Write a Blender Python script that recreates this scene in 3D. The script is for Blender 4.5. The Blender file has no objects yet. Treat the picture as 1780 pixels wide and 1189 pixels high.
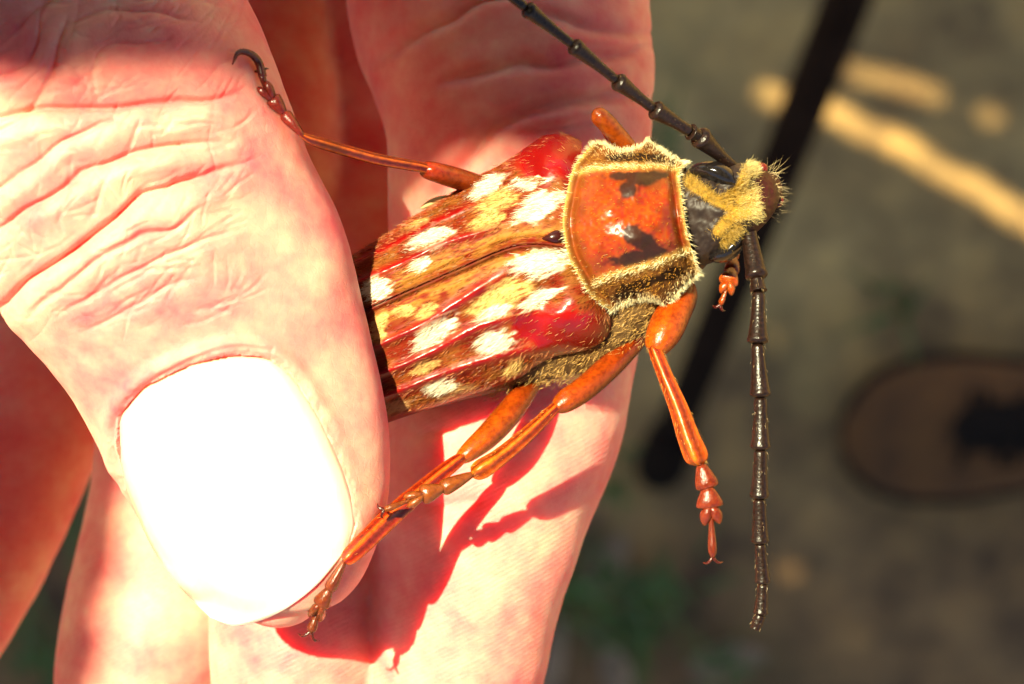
import bpy, math, random
import numpy as np
from mathutils import Vector
from mathutils.bvhtree import BVHTree

random.seed(7)
RNG = np.random.default_rng(11)
SC = bpy.context.scene
COL = SC.collection
MM = 0.001

# ------------------------------------------------------------------ camera
# Work space: millimetres, z = 0 is the level of the insect's back, the camera looks straight down.
CAM_Z = 150.0            # camera height above z = 0
GROUND = -1400.0         # the ground below the hand
cam_d = bpy.data.cameras.new('camera')
cam = bpy.data.objects.new('camera', cam_d)
COL.objects.link(cam)
cam.location = (0, 0, CAM_Z * MM)
cam_d.sensor_width = 36.0
cam_d.lens = 36.0 * CAM_Z / 71.2
cam_d.clip_start = 0.005
cam_d.clip_end = 200.0
cam_d.dof.use_dof = True
cam_d.dof.focus_distance = (CAM_Z - 3.0) * MM
cam_d.dof.aperture_fstop = 42.0
SC.camera = cam

# ------------------------------------------------------------------ sky and sun
SUN = Vector((-0.34, 0.29, 0.90)).normalized()
elev = math.asin(SUN.z)
azim = math.atan2(SUN.x, SUN.y)
world = bpy.data.worlds.new('World')
SC.world = world
world.use_nodes = True
wn = world.node_tree.nodes
wn.clear()
w_out = wn.new('ShaderNodeOutputWorld')
w_bg = wn.new('ShaderNodeBackground')
w_sky = wn.new('ShaderNodeTexSky')
w_sky.sky_type = 'NISHITA'
w_sky.sun_disc = False
w_sky.sun_elevation = elev
w_sky.sun_rotation = azim
w_bg.inputs['Strength'].default_value = 0.055
world.node_tree.links.new(w_sky.outputs[0], w_bg.inputs[0])
world.node_tree.links.new(w_bg.outputs[0], w_out.inputs[0])
sun_d = bpy.data.lights.new('sun', 'SUN')
sun_d.energy = 5.0
sun_d.angle = math.radians(0.53)
sun_d.color = (1.0, 0.92, 0.60)
sun = bpy.data.objects.new('sun', sun_d)
COL.objects.link(sun)
sun.rotation_euler = (-SUN).to_track_quat('-Z', 'Y').to_euler()
sun.location = (-1, 0, 3)

SC.view_settings.view_transform = 'Standard'
SC.view_settings.look = 'None'
SC.view_settings.gamma = 1.0
SC.view_settings.exposure = 1.9
SC.render.engine = 'CYCLES'
SC.cycles.use_denoising = True
SC.cycles.use_adaptive_sampling = True
SC.cycles.adaptive_threshold = 0.03
SC.cycles.max_bounces = 6
SC.cycles.sample_clamp_indirect = 8.0

# ------------------------------------------------------------------ helpers
def pxs(z):                                   # mm per photo pixel at height z
    return (CAM_Z - z) / CAM_Z / 25.0

def P(px, py, z):                             # photo position at a height -> mm
    k = pxs(z)
    return np.array([(px - 890.0) * k, (594.5 - py) * k, z])

def Parr(px, py, z):
    px, py, z = np.broadcast_arrays(np.asarray(px, float), np.asarray(py, float), np.asarray(z, float))
    k = (CAM_Z - z) / CAM_Z / 25.0
    return np.stack([(px - 890.0) * k, (594.5 - py) * k, z], -1)

def to_px(v):
    k = 25.0 * CAM_Z / (CAM_Z - v[:, 2])
    return 890.0 + v[:, 0] * k, 594.5 - v[:, 1] * k

def catmull(pts, n):
    p = np.asarray(pts, float)
    ext = np.vstack([2 * p[0] - p[1], p, 2 * p[-1] - p[-2]])
    t = np.linspace(0, len(p) - 1, n)
    i = np.minimum(t.astype(int), len(p) - 2)
    f = (t - i)[:, None]
    a, b, c, d = ext[i], ext[i + 1], ext[i + 2], ext[i + 3]
    return 0.5 * (2 * b + (c - a) * f + (2 * a - 5 * b + 4 * c - d) * f ** 2 + (3 * b - a - 3 * c + d) * f ** 3)

def arc_resample(pts, n, smooth=True):
    p = catmull(pts, 400) if smooth else np.asarray(pts, float)
    d = np.r_[0, np.cumsum(np.linalg.norm(np.diff(p, axis=0), axis=1))]
    t = np.linspace(0, d[-1], n)
    return np.stack([np.interp(t, d, p[:, k]) for k in range(p.shape[1])], -1)

_tab = RNG.random((64, 64, 64))
def vnoise(p):                                # smooth value noise, p (n,3) -> 0..1
    p = np.asarray(p, float)
    i = np.floor(p).astype(int)
    f = p - i
    f = f * f * (3 - 2 * f)
    r = 0
    for dx in (0, 1):
        for dy in (0, 1):
            for dz in (0, 1):
                w = (f[:, 0] if dx else 1 - f[:, 0]) * (f[:, 1] if dy else 1 - f[:, 1]) * (f[:, 2] if dz else 1 - f[:, 2])
                r = r + w * _tab[(i[:, 0] + dx) % 64, (i[:, 1] + dy) % 64, (i[:, 2] + dz) % 64]
    return r

def noise2(x, y, s, o=0.0):
    x = np.asarray(x, float)
    return vnoise(np.stack([x.ravel() / s + o, np.asarray(y, float).ravel() / s + o * 1.7, np.full(x.size, o * 2.3)], -1)).reshape(x.shape)

def sstep(a, b, x):
    t = np.clip((x - a) / (b - a), 0, 1)
    return t * t * (3 - 2 * t)

def seg_dist(x, y, line):
    """distance to a polyline and the position along it, 0..1"""
    L = np.asarray(line, float)
    best = np.full(x.shape, 1e9)
    pos = np.zeros(x.shape)
    n = len(L) - 1
    for k in range(n):
        a, b = L[k], L[k + 1]
        d = b - a
        t = np.clip(((x - a[0]) * d[0] + (y - a[1]) * d[1]) / (d @ d), 0, 1)
        q = np.hypot(x - a[0] - t * d[0], y - a[1] - t * d[1])
        m = q < best
        best = np.where(m, q, best)
        pos = np.where(m, (k + t) / n, pos)
    return best, pos

def in_poly(x, y, poly):
    c = np.zeros(np.shape(x), bool)
    q = np.asarray(poly, float)
    for k in range(len(q)):
        x0, y0 = q[k]
        x1, y1 = q[k - 1]
        m = ((y0 > y) != (y1 > y)) & (x < (x1 - x0) * (y - y0) / (y1 - y0 + 1e-12) + x0)
        c ^= m
    return c

def mesh_obj(name, v, f, mat, parent=None, col=None, gls=None, smooth=True):
    me = bpy.data.meshes.new(name)
    me.from_pydata((np.asarray(v) * MM).tolist(), [], f if isinstance(f, list) else f.tolist())
    if col is not None:
        a = me.color_attributes.new('Col', 'FLOAT_COLOR', 'POINT')
        c4 = np.ones((len(v), 4), np.float32)
        c4[:, :3] = col
        a.data.foreach_set('color', c4.ravel())
    if gls is not None:
        a = me.attributes.new('gls', 'FLOAT', 'POINT')
        a.data.foreach_set('value', np.asarray(gls, np.float32))
    if smooth:
        me.polygons.foreach_set('use_smooth', np.ones(len(me.polygons), bool))
    me.materials.append(mat)
    me.update()
    o = bpy.data.objects.new(name, me)
    COL.objects.link(o)
    if parent is not None:
        o.parent = parent
        o.matrix_parent_inverse = parent.matrix_world.inverted()
    return o

def tag(o, label, cat, group=None):
    o['label'] = label
    o['category'] = cat
    if group:
        o['group'] = group
    return o

def grid_faces(nu, nv, wrap=False):
    i, j = np.meshgrid(np.arange(nu - 1), np.arange(nv if wrap else nv - 1), indexing='ij')
    j2 = (j + 1) % nv
    return np.stack([i * nv + j, i * nv + j2, (i + 1) * nv + j2, (i + 1) * nv + j], -1).reshape(-1, 4)

def tube(pts, n=40, m=24, cap=True, power=2.0, flute=0.0):
    """pts rows: x y z a b (mm): centre, half width across, half depth. Closed ends."""
    q = catmull(pts, n)
    c = q[:, :3]
    a = np.maximum(q[:, 3], 0.01)
    b = np.maximum(q[:, 4], 0.01)
    t = np.gradient(c, axis=0)
    t /= np.linalg.norm(t, axis=1)[:, None] + 1e-12
    lat = np.cross(t, [0, 0, 1.0])
    ln = np.linalg.norm(lat, axis=1)[:, None]
    lat = np.where(ln > 0.05, lat / (ln + 1e-9), np.array([1.0, 0, 0]))
    for k in range(1, n):
        if lat[k] @ lat[k - 1] < 0:
            lat[k] = -lat[k]
    dep = np.cross(lat, t)
    th = np.linspace(0, 2 * np.pi, m, endpoint=False)
    ct, st = np.cos(th), np.sin(th)
    ct = np.sign(ct) * np.abs(ct) ** (2 / power)
    st = np.sign(st) * np.abs(st) ** (2 / power)
    fl = 1 + flute * np.cos(th * 5)
    ct, st = ct * fl, st * fl
    v = c[:, None] + lat[:, None] * (a[:, None] * ct)[..., None] + dep[:, None] * (b[:, None] * st)[..., None]
    v = v.reshape(-1, 3)
    f = grid_faces(n, m, True).tolist()
    if cap:
        v = np.vstack([v, c[0], c[-1]])
        i0, i1 = n * m, n * m + 1
        f += [[i0, (j + 1) % m, j] for j in range(m)]
        f += [[i1, (n - 1) * m + j, (n - 1) * m + (j + 1) % m] for j in range(m)]
    return v, f

def ptube(rows, n=40, m=24, power=2.0, flute=0.0):
    """rows: px py z half_width_px half_depth_mm"""
    out = []
    for px, py, z, a, b in rows:
        out.append([*P(px, py, z), a * pxs(z), b])
    return tube(out, n, m, True, power, flute)

def join(parts):
    vs, fs, o = [], [], 0
    for v, f in parts:
        vs.append(np.asarray(v))
        fs += [[i + o for i in g] for g in (f if isinstance(f, list) else f.tolist())]
        o += len(v)
    return np.vstack(vs), fs

def hairs(base, direc, length, width, colour, bend=None):
    """three-sided tapered hairs with two joints. All arrays of n rows, mm."""
    n = len(base)
    d = direc / (np.linalg.norm(direc, axis=1)[:, None] + 1e-9)
    r = np.cross(d, RNG.normal(size=(n, 3)))
    r /= np.linalg.norm(r, axis=1)[:, None] + 1e-9
    s = np.cross(d, r)
    L = np.asarray(length)[:, None]
    w = np.asarray(width)[:, None]
    b = bend if bend is not None else RNG.normal(size=(n, 3)) * 0.12
    mid = base + d * L * 0.5 + b * L * 0.25
    tip = base + d * L + b * L
    ring = []
    for k in range(3):
        an = 2 * np.pi * k / 3
        ring.append(r * math.cos(an) + s * math.sin(an))
    v = np.stack([base + ring[0] * w, base + ring[1] * w, base + ring[2] * w,
                  mid + ring[0] * w * .8, mid + ring[1] * w * .8, mid + ring[2] * w * .8, tip], 1).reshape(-1, 3)
    t = np.array([[0, 1, 4], [0, 4, 3], [1, 2, 5], [1, 5, 4], [2, 0, 3], [2, 3, 5], [3, 4, 6], [4, 5, 6], [5, 3, 6]])
    f = (np.arange(n)[:, None, None] * 7 + t[None]).reshape(-1, 3)
    return v, f, np.repeat(colour, 7, axis=0)

# ------------------------------------------------------------------ materials
def new_mat(name):
    m = bpy.data.materials.new(name)
    m.use_nodes = True
    nt = m.node_tree
    bs = nt.nodes['Principled BSDF']
    return m, nt, bs

def node(nt, kind, **kw):
    n = nt.nodes.new(kind)
    for k, v in kw.items():
        if k in n.inputs:
            n.inputs[k].default_value = v
        else:
            setattr(n, k, v)
    return n

def ramp(nt, src, stops):
    r = nt.nodes.new('ShaderNodeValToRGB')
    e = r.color_ramp.elements
    while len(e) < len(stops):
        e.new(0.5)
    for k, (p, c) in enumerate(stops):
        e[k].position = p
        e[k].color = (*c, 1) if len(c) == 3 else c
    nt.links.new(src, r.inputs[0])
    return r.outputs[0]

def tex_obj(nt, scale=1.0):
    c = nt.nodes.new('ShaderNodeTexCoord')
    mp = nt.nodes.new('ShaderNodeMapping')
    mp.inputs['Scale'].default_value = (scale,) * 3 if not isinstance(scale, tuple) else scale
    nt.links.new(c.outputs['Object'], mp.inputs[0])
    return mp.outputs[0]

def bump(nt, bs, src, strength, dist_mm, prev=None):
    b = nt.nodes.new('ShaderNodeBump')
    b.inputs['Strength'].default_value = strength
    b.inputs['Distance'].default_value = dist_mm * MM
    nt.links.new(src, b.inputs['Height'])
    if prev is not None:
        nt.links.new(prev, b.inputs['Normal'])
    nt.links.new(b.outputs[0], bs.inputs['Normal'])
    return b.outputs[0]

def skin_material():
    m, nt, bs = new_mat('skin')
    co = tex_obj(nt, 1000.0)                                # object space in mm
    n1 = node(nt, 'ShaderNodeTexNoise', Scale=0.16, Detail=4.0, Roughness=0.6)
    n2 = node(nt, 'ShaderNodeTexNoise', Scale=0.9, Detail=5.0, Roughness=0.65)
    for n in (n1, n2):
        nt.links.new(co, n.inputs['Vector'])
    mix = node(nt, 'ShaderNodeMath', operation='MULTIPLY_ADD')
    nt.links.new(n2.outputs[0], mix.inputs[0])
    mix.inputs[1].default_value = 0.25
    nt.links.new(n1.outputs[0], mix.inputs[2])
    c = ramp(nt, mix.outputs[0], [(0.38, (0.70, 0.090, 0.112)), (0.62, (0.76, 0.245, 0.200)), (0.90, (0.82, 0.44, 0.30))])
    nt.links.new(c, bs.inputs['Base Color'])
    bs.inputs['Roughness'].default_value = 0.55
    bs.inputs['Specular IOR Level'].default_value = 0.3
    bs.inputs['Subsurface Weight'].default_value = 1.0
    bs.inputs['Subsurface Radius'].default_value = (1.0, 0.12, 0.10)
    bs.inputs['Subsurface Scale'].default_value = 3.0 * MM
    # fine skin lines and pores
    v1 = node(nt, 'ShaderNodeTexVoronoi', Scale=1.55)
    v1.feature = 'DISTANCE_TO_EDGE'
    w = node(nt, 'ShaderNodeTexNoise', Scale=0.7, Detail=3.0)
    nt.links.new(co, w.inputs['Vector'])
    add = node(nt, 'ShaderNodeVectorMath', operation='MULTIPLY_ADD')
    nt.links.new(w.outputs['Color'], add.inputs[0])
    add.inputs[1].default_value = (0.9, 0.9, 0.9)
    st = node(nt, 'ShaderNodeMapping')
    st.inputs['Scale'].default_value = (1.25, 0.75, 1.0)
    st.inputs['Rotation'].default_value = (0, 0, math.radians(-32))
    nt.links.new(co, st.inputs[0])
    nt.links.new(st.outputs[0], add.inputs[2])
    nt.links.new(add.outputs[0], v1.inputs['Vector'])
    h = ramp(nt, v1.outputs['Distance'], [(0.0, (0, 0, 0)), (0.10, (1, 1, 1))])
    b1 = bump(nt, bs, h, 0.13, 0.10)
    n3 = node(nt, 'ShaderNodeTexNoise', Scale=5.0, Detail=4.0, Roughness=0.7)
    nt.links.new(co, n3.inputs['Vector'])
    b2 = bump(nt, bs, n3.outputs[0], 0.22, 0.10, b1)
    # friction ridges of the finger pads
    wv = node(nt, 'ShaderNodeTexWave', Scale=0.95, Distortion=4.5, Detail=2.0)
    wv.inputs['Detail Scale'].default_value = 0.25
    rot = node(nt, 'ShaderNodeMapping')
    rot.inputs['Rotation'].default_value = (0, 0, math.radians(62))
    nt.links.new(co, rot.inputs[0])
    nt.links.new(rot.outputs[0], wv.inputs['Vector'])
    at = node(nt, 'ShaderNodeAttribute', attribute_name='gls')
    mu = node(nt, 'ShaderNodeMath', operation='MULTIPLY')
    nt.links.new(wv.outputs['Fac'], mu.inputs[0])
    nt.links.new(at.outputs['Fac'], mu.inputs[1])
    bump(nt, bs, mu.outputs[0], 0.16, 0.08, b2)
    return m

def nail_material():
    m, nt, bs = new_mat('nail')
    co = tex_obj(nt, 1000.0)
    n = node(nt, 'ShaderNodeTexNoise', Scale=0.25, Detail=3.0)
    nt.links.new(co, n.inputs['Vector'])
    c = ramp(nt, n.outputs[0], [(0.35, (0.92, 0.90, 0.88)), (0.7, (1.05, 1.05, 1.05))])
    vc = node(nt, 'ShaderNodeAttribute', attribute_name='Col')
    mv = node(nt, 'ShaderNodeMixRGB', blend_type='MULTIPLY')
    mv.inputs[0].default_value = 1.0
    nt.links.new(vc.outputs['Color'], mv.inputs[1])
    nt.links.new(c, mv.inputs[2])
    nt.links.new(mv.outputs[0], bs.inputs['Base Color'])
    bs.inputs['Roughness'].default_value = 0.30
    bs.inputs['Subsurface Weight'].default_value = 0.7
    bs.inputs['Subsurface Radius'].default_value = (1.0, 0.45, 0.3)
    bs.inputs['Subsurface Scale'].default_value = 1.0 * MM
    s = node(nt, 'ShaderNodeMapping')
    s.inputs['Rotation'].default_value = (0, 0, math.radians(18))
    s.inputs['Scale'].default_value = (3.5, 0.12, 0.5)
    nt.links.new(co, s.inputs[0])
    n2 = node(nt, 'ShaderNodeTexNoise', Scale=1.0, Detail=2.0)
    nt.links.new(s.outputs[0], n2.inputs['Vector'])
    bump(nt, bs, n2.outputs[0], 0.3, 0.06)
    return m

def shell_material():
    """vertex pigment, gloss from the 'gls' attribute"""
    m, nt, bs = new_mat('beetle_shell')
    a = node(nt, 'ShaderNodeAttribute', attribute_name='Col')
    g = node(nt, 'ShaderNodeAttribute', attribute_name='gls')
    nt.links.new(a.outputs['Color'], bs.inputs['Base Color'])
    mr = node(nt, 'ShaderNodeMapRange')
    mr.inputs['To Min'].default_value = 0.65
    mr.inputs['To Max'].default_value = 0.27
    sp = node(nt, 'ShaderNodeMath', operation='MULTIPLY_ADD')
    nt.links.new(g.outputs['Fac'], sp.inputs[0])
    sp.inputs[1].default_value = 0.42
    sp.inputs[2].default_value = 0.04
    nt.links.new(sp.outputs[0], bs.inputs['Specular IOR Level'])
    nt.links.new(g.outputs['Fac'], mr.inputs['Value'])
    nt.links.new(mr.outputs[0], bs.inputs['Roughness'])
    co = tex_obj(nt, 1000.0)
    n = node(nt, 'ShaderNodeTexNoise', Scale=7.0, Detail=3.0, Roughness=0.6)
    nt.links.new(co, n.inputs['Vector'])
    b1 = bump(nt, bs, n.outputs[0], 0.13, 0.05)
    v = node(nt, 'ShaderNodeTexVoronoi', Scale=4.5)
    nt.links.new(co, v.inputs['Vector'])
    bump(nt, bs, v.outputs['Distance'], 0.07, 0.06, b1)
    return m

def leg_material():
    m, nt, bs = new_mat('beetle_leg')
    a = node(nt, 'ShaderNodeAttribute', attribute_name='Col')
    co = tex_obj(nt, 1000.0)
    n = node(nt, 'ShaderNodeTexNoise', Scale=3.0, Detail=4.0)
    nt.links.new(co, n.inputs['Vector'])
    mx = node(nt, 'ShaderNodeMixRGB', blend_type='MULTIPLY')
    mx.inputs[0].default_value = 0.6
    nt.links.new(a.outputs['Color'], mx.inputs[1])
    nt.links.new(ramp(nt, n.outputs[0], [(0.34, (0.50, 0.28, 0.2)), (0.6, (1.15, 1.15, 1.0))]), mx.inputs[2])
    nt.links.new(mx.outputs[0], bs.inputs['Base Color'])
    bs.inputs['Roughness'].default_value = 0.24
    bs.inputs['Subsurface Weight'].default_value = 0.5
    bs.inputs['Subsurface Radius'].default_value = (1.0, 0.35, 0.1)
    bs.inputs['Subsurface Scale'].default_value = 0.6 * MM
    n2 = node(nt, 'ShaderNodeTexNoise', Scale=9.0, Detail=3.0)
    nt.links.new(co, n2.inputs['Vector'])
    bump(nt, bs, n2.outputs[0], 0.5, 0.08)
    return m

def antenna_material():
    m, nt, bs = new_mat('beetle_antenna')
    co = tex_obj(nt, 1000.0)
    n = node(nt, 'ShaderNodeTexNoise', Scale=5.0, Detail=4.0)
    nt.links.new(co, n.inputs['Vector'])
    nt.links.new(ramp(nt, n.outputs[0], [(0.3, (0.004, 0.0018, 0.0012)), (0.75, (0.020, 0.008, 0.005))]), bs.inputs['Base Color'])
    bs.inputs['Roughness'].default_value = 0.34
    bs.inputs['Specular IOR Level'].default_value = 0.3
    v = node(nt, 'ShaderNodeTexVoronoi', Scale=6.0)
    nt.links.new(co, v.inputs['Vector'])
    b1 = bump(nt, bs, v.outputs['Distance'], 0.22, 0.08)
    bump(nt, bs, n.outputs[0], 0.2, 0.08, b1)
    return m

def hair_material():
    m, nt, bs = new_mat('setae')
    a = node(nt, 'ShaderNodeAttribute', attribute_name='Col')
    nt.links.new(a.outputs['Color'], bs.inputs['Base Color'])
    bs.inputs['Roughness'].default_value = 0.4
    bs.inputs['Specular IOR Level'].default_value = 0.2
    return m

def plain(name, col, rough, noise=None, bmp=0.0, scale=1000.0, bdist=0.1, var=0.5):
    m, nt, bs = new_mat(name)
    co = tex_obj(nt, scale)
    n = node(nt, 'ShaderNodeTexNoise', Scale=noise or 1.0, Detail=5.0, Roughness=0.6)
    nt.links.new(co, n.inputs['Vector'])
    lo = tuple(c * (1 - var) for c in col)
    hi = tuple(min(1, c * (1 + var)) for c in col)
    nt.links.new(ramp(nt, n.outputs[0], [(0.3, lo), (0.7, hi)]), bs.inputs['Base Color'])
    bs.inputs['Roughness'].default_value = rough
    if bmp:
        bump(nt, bs, n.outputs[0], bmp, bdist)
    return m

def ground_material():
    m, nt, bs = new_mat('ground_soil')
    co = tex_obj(nt, 1.0)
    n1 = node(nt, 'ShaderNodeTexNoise', Scale=5.0, Detail=6.0, Roughness=0.62)
    n2 = node(nt, 'ShaderNodeTexNoise', Scale=18.0, Detail=6.0, Roughness=0.7)
    n3 = node(nt, 'ShaderNodeTexNoise', Scale=3.1, Detail=4.0, Roughness=0.6)
    for n in (n1, n2, n3):
        nt.links.new(co, n.inputs['Vector'])
    base = ramp(nt, n1.outputs[0], [(0.36, (0.28, 0.150, 0.046)), (0.52, (0.44, 0.255, 0.078)), (0.68, (0.57, 0.345, 0.112))])
    spk = ramp(nt, n2.outputs[0], [(0.34, (0.40, 0.38, 0.40)), (0.52, (0.95, 0.95, 0.95)), (0.70, (1.45, 1.38, 1.2))])
    mul = node(nt, 'ShaderNodeMixRGB', blend_type='MULTIPLY')
    mul.inputs[0].default_value = 1.0
    nt.links.new(base, mul.inputs[1])
    nt.links.new(spk, mul.inputs[2])
    moss = node(nt, 'ShaderNodeMixRGB', blend_type='MIX')
    nt.links.new(ramp(nt, n3.outputs[0], [(0.56, (0, 0, 0)), (0.70, (0.45, 0.45, 0.45))]), moss.inputs[0])
    nt.links.new(mul.outputs[0], moss.inputs[1])
    moss.inputs[2].default_value = (0.26, 0.185, 0.05, 1)
    # the ground colour gets darker towards -y
    sx = node(nt, 'ShaderNodeSeparateXYZ')
    nt.links.new(co, sx.inputs[0])
    wob = node(nt, 'ShaderNodeMath', operation='MULTIPLY_ADD')
    nt.links.new(n3.outputs[0], wob.inputs[0])
    wob.inputs[1].default_value = 0.35
    nt.links.new(sx.outputs['Y'], wob.inputs[2])
    dark_y = node(nt, 'ShaderNodeMixRGB', blend_type='MULTIPLY')
    nt.links.new(ramp(nt, wob.outputs[0], [(0.0, (1, 1, 1)), (0.24, (0, 0, 0))]), dark_y.inputs[0])
    nt.links.new(moss.outputs[0], dark_y.inputs[1])
    dark_y.inputs[2].default_value = (0.56, 0.48, 0.50, 1)
    nt.links.new(dark_y.outputs[0], bs.inputs['Base Color'])
    bs.inputs['Roughness'].default_value = 0.9
    b = bump(nt, bs, n2.outputs[0], 0.6, 6.0)
    return m

SKIN = skin_material()
NAIL = nail_material()
SHELL = shell_material()
LEGM = leg_material()
ANT = antenna_material()
HAIR = hair_material()
BLACK = plain('beetle_eye', (0.008, 0.006, 0.006), 0.12, 6.0, 0.25, bdist=0.05)

# ------------------------------------------------------------------ ground
v, f = [], []
gn = 41
half = 40000.0
gx = np.sign(np.linspace(-1, 1, gn)) * np.abs(np.linspace(-1, 1, gn)) ** 3 * half
X, Y = np.meshgrid(gx, gx, indexing='ij')
Z = GROUND + (noise2(X, Y, 260.0, 3.1) - 0.5) * 5.0
ground = mesh_obj('ground', np.stack([X.ravel(), Y.ravel(), Z.ravel()], -1), grid_faces(gn, gn), ground_material())
ground['kind'] = 'structure'
ground_bvh = BVHTree.FromPolygons([Vector(p) for p in np.stack([X.ravel(), Y.ravel(), Z.ravel()], -1)], grid_faces(gn, gn).tolist())

def ground_z(x, y):
    h = ground_bvh.ray_cast(Vector((x, y, 0)), Vector((0, 0, -1)))
    return h[0].z if h[0] else GROUND

def G(px, py, up=0.0):
    p = P(px, py, GROUND)
    p[2] = ground_z(p[0], p[1]) + up
    return p

# ------------------------------------------------------------------ hand
thumb_rows = [  # px py z half_px depth_mm
    (-330, -640, -22, 420, 15), (-230, -380, -12, 430, 15), (-60, -110, 0, 405, 13.5), (95, 125, 3.6, 362, 11.0), (190, 270, 4.6, 331, 9.4),
    (278, 410, 4.0, 300, 8.2), (337, 510, 3.2, 284, 7.6), (402, 670, 2.1, 258, 6.9), (446, 800, 1.5, 236, 6.5),
    (468, 905, 1.1, 208, 6.0), (476, 970, 0.8, 172, 5.4), (470, 1030, 0.2, 118, 4.3), (466, 1072, 0.2, 66, 3.0), (462, 1090, 0.2, 10, 0.6)]
index_rows = [
    (905, -760, -34, 300, 12), (900, -520, -31, 285, 11), (872, -250, -26, 272, 10.4), (864, -40, -21.5, 268, 9.9), (888, 110, -18.6, 250, 9.6), (902, 230, -17.4, 232, 9.3),
    (900, 380, -17.2, 226, 9.0), (890, 560, -16.6, 222, 8.9), (868, 720, -15.6, 218, 8.8), (835, 880, -15.0, 192, 8.5), (806, 1050, -15.2, 165, 7.9),
    (788, 1210, -15.8, 145, 7.2), (774, 1330, -16.4, 112, 5.6), (768, 1400, -16.8, 60, 3.2), (765, 1428, -17.0, 8, 0.5)]
middle_rows = [
    (600, -800, -40, 300, 12), (590, -540, -37, 290, 11), (560, -200, -40, 262, 10.3), (575, 100, -42, 240, 9.9), (615, 380, -39, 232, 9.5),
    (615, 640, -29, 220, 9.2), (575, 880, -20.5, 198, 8.8), (535, 1060, -18.0, 172, 8.2), (516, 1200, -17.6, 152, 7.4),
    (500, 1320, -17.0, 118, 5.6), (496, 1390, -17.4, 62, 3.2), (494, 1415, -17.5, 8, 0.5)]
ring_rows = [
    (300, -780, -42, 290, 12), (300, -480, -39, 280, 10.6), (330, -100, -36, 250, 10), (370, 300, -33, 235, 9.5), (372, 640, -29, 215, 9),
    (335, 860, -28.5, 176, 8.2), (278, 1060, -27, 164, 7.8), (240, 1200, -26, 148, 7.2), (222, 1320, -26, 115, 5.6), (215, 1390, -26, 60, 3.2), (213, 1415, -26, 8, 0.5)]
pinky_rows = [
    (10, -760, -42, 280, 11), (20, -420, -40, 250, 10), (80, 0, -44, 205, 9), (105, 350, -43, 180, 8.5), (60, 620, -41, 165, 8),
    (-25, 850, -39, 158, 7.5), (-110, 1050, -37, 145, 7), (-160, 1190, -36, 105, 5.2), (-180, 1250, -36, 50, 2.8), (-186, 1270, -36, 8, 0.5)]
palm_rows = [
    (420, 40, -46, 420, 6), (420, -300, -46, 640, 11), (380, -800, -45, 740, 14), (200, -1400, -42, 720, 16), (60, -1900, -40, 560, 17),
    (20, -2300, -40, 480, 17), (0, -2900, -40, 520, 19), (0, -3800, -40, 620, 22), (0, -4600, -40, 660, 24), (0, -4620, -40, 60, 3)]
web_rows = [(420, 200, -44, 200, 4), (320, -50, -36, 330, 9), (150, -300, -26, 420, 13), (0, -700, -28, 520, 16), (60, -1200, -38, 520, 16), (90, -1500, -42, 200, 8)]
pieces = [ptube(r, 90, 56, 2.0) for r in (thumb_rows, index_rows, middle_rows, ring_rows, pinky_rows)]
pieces += [ptube(palm_rows, 60, 48, 2.4), ptube(web_rows, 40, 40, 2.2)]
hv, hf = join(pieces)
tmp_me = bpy.data.meshes.new('tmp')
tmp_me.from_pydata(hv.tolist(), [], hf)
tmp = bpy.data.objects.new('tmp', tmp_me)
COL.objects.link(tmp)
md = tmp.modifiers.new('r', 'REMESH')
md.mode = 'VOXEL'
md.voxel_size = 0.38
md = tmp.modifiers.new('s', 'SMOOTH')
md.factor = 0.5
md.iterations = 6
dg = bpy.context.evaluated_depsgraph_get()
ev = tmp.evaluated_get(dg)
hm = bpy.data.meshes.new_from_object(ev)
bpy.data.objects.remove(tmp)
import bmesh
def refine(me, test):
    bm = bmesh.new()
    bm.from_mesh(me)
    bm.verts.ensure_lookup_table()
    co = np.array([w.co[:] for w in bm.verts])
    nm = np.array([w.normal[:] for w in bm.verts])
    ok = test(co, nm)
    ed = [e for e in bm.edges if ok[e.verts[0].index] and ok[e.verts[1].index]]
    bmesh.ops.subdivide_edges(bm, edges=ed, cuts=1, use_grid_fill=True, smooth=0.6)
    bm.to_mesh(me)
    bm.free()
    me.update()
def on_thumb(co, nm):
    x, y = to_px(co)
    return (nm[:, 2] > 0.0) & (x > -60) & (x < 690) & (y > -60) & (y < 1110) & (co[:, 2] > 0.0)
def in_view(co, nm):
    x, y = to_px(co)
    return (nm[:, 2] > 0.1) & (x > -40) & (x < 1180) & (y > -40) & (y < 1230) & (co[:, 2] > -24)
refine(hm, in_view)
refine(hm, on_thumb)
n_v = len(hm.vertices)
hv = np.zeros(n_v * 3)
hm.vertices.foreach_get('co', hv)
hv = hv.reshape(-1, 3)
hn = np.zeros(n_v * 3)
hm.vertices.foreach_get('normal', hn)
hn = hn.reshape(-1, 3)
hx, hy = to_px(hv)

# which vertices are the thumb: inside its own ellipse tube, slightly enlarged
tc = catmull([[px, py, z, a, b] for px, py, z, a, b in thumb_rows], 160)
ax_d, ax_t = seg_dist(hx, hy, tc[:, :2])
k = np.clip((ax_t * 159).astype(int), 0, 159)
thumb_m = (ax_d < tc[k, 3] * 1.08) & (hv[:, 2] > tc[k, 2] - tc[k, 4] * 1.05) & (hv[:, 2] > -9)
up = np.clip(hn[:, 2] * 1.6 + 0.25, 0, 1) * thumb_m

disp = np.zeros(n_v)
wx = hx + (noise2(hx, hy, 60, 1.0) - 0.5) * 26
wy = hy + (noise2(hx, hy, 60, 5.0) - 0.5) * 26
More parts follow.
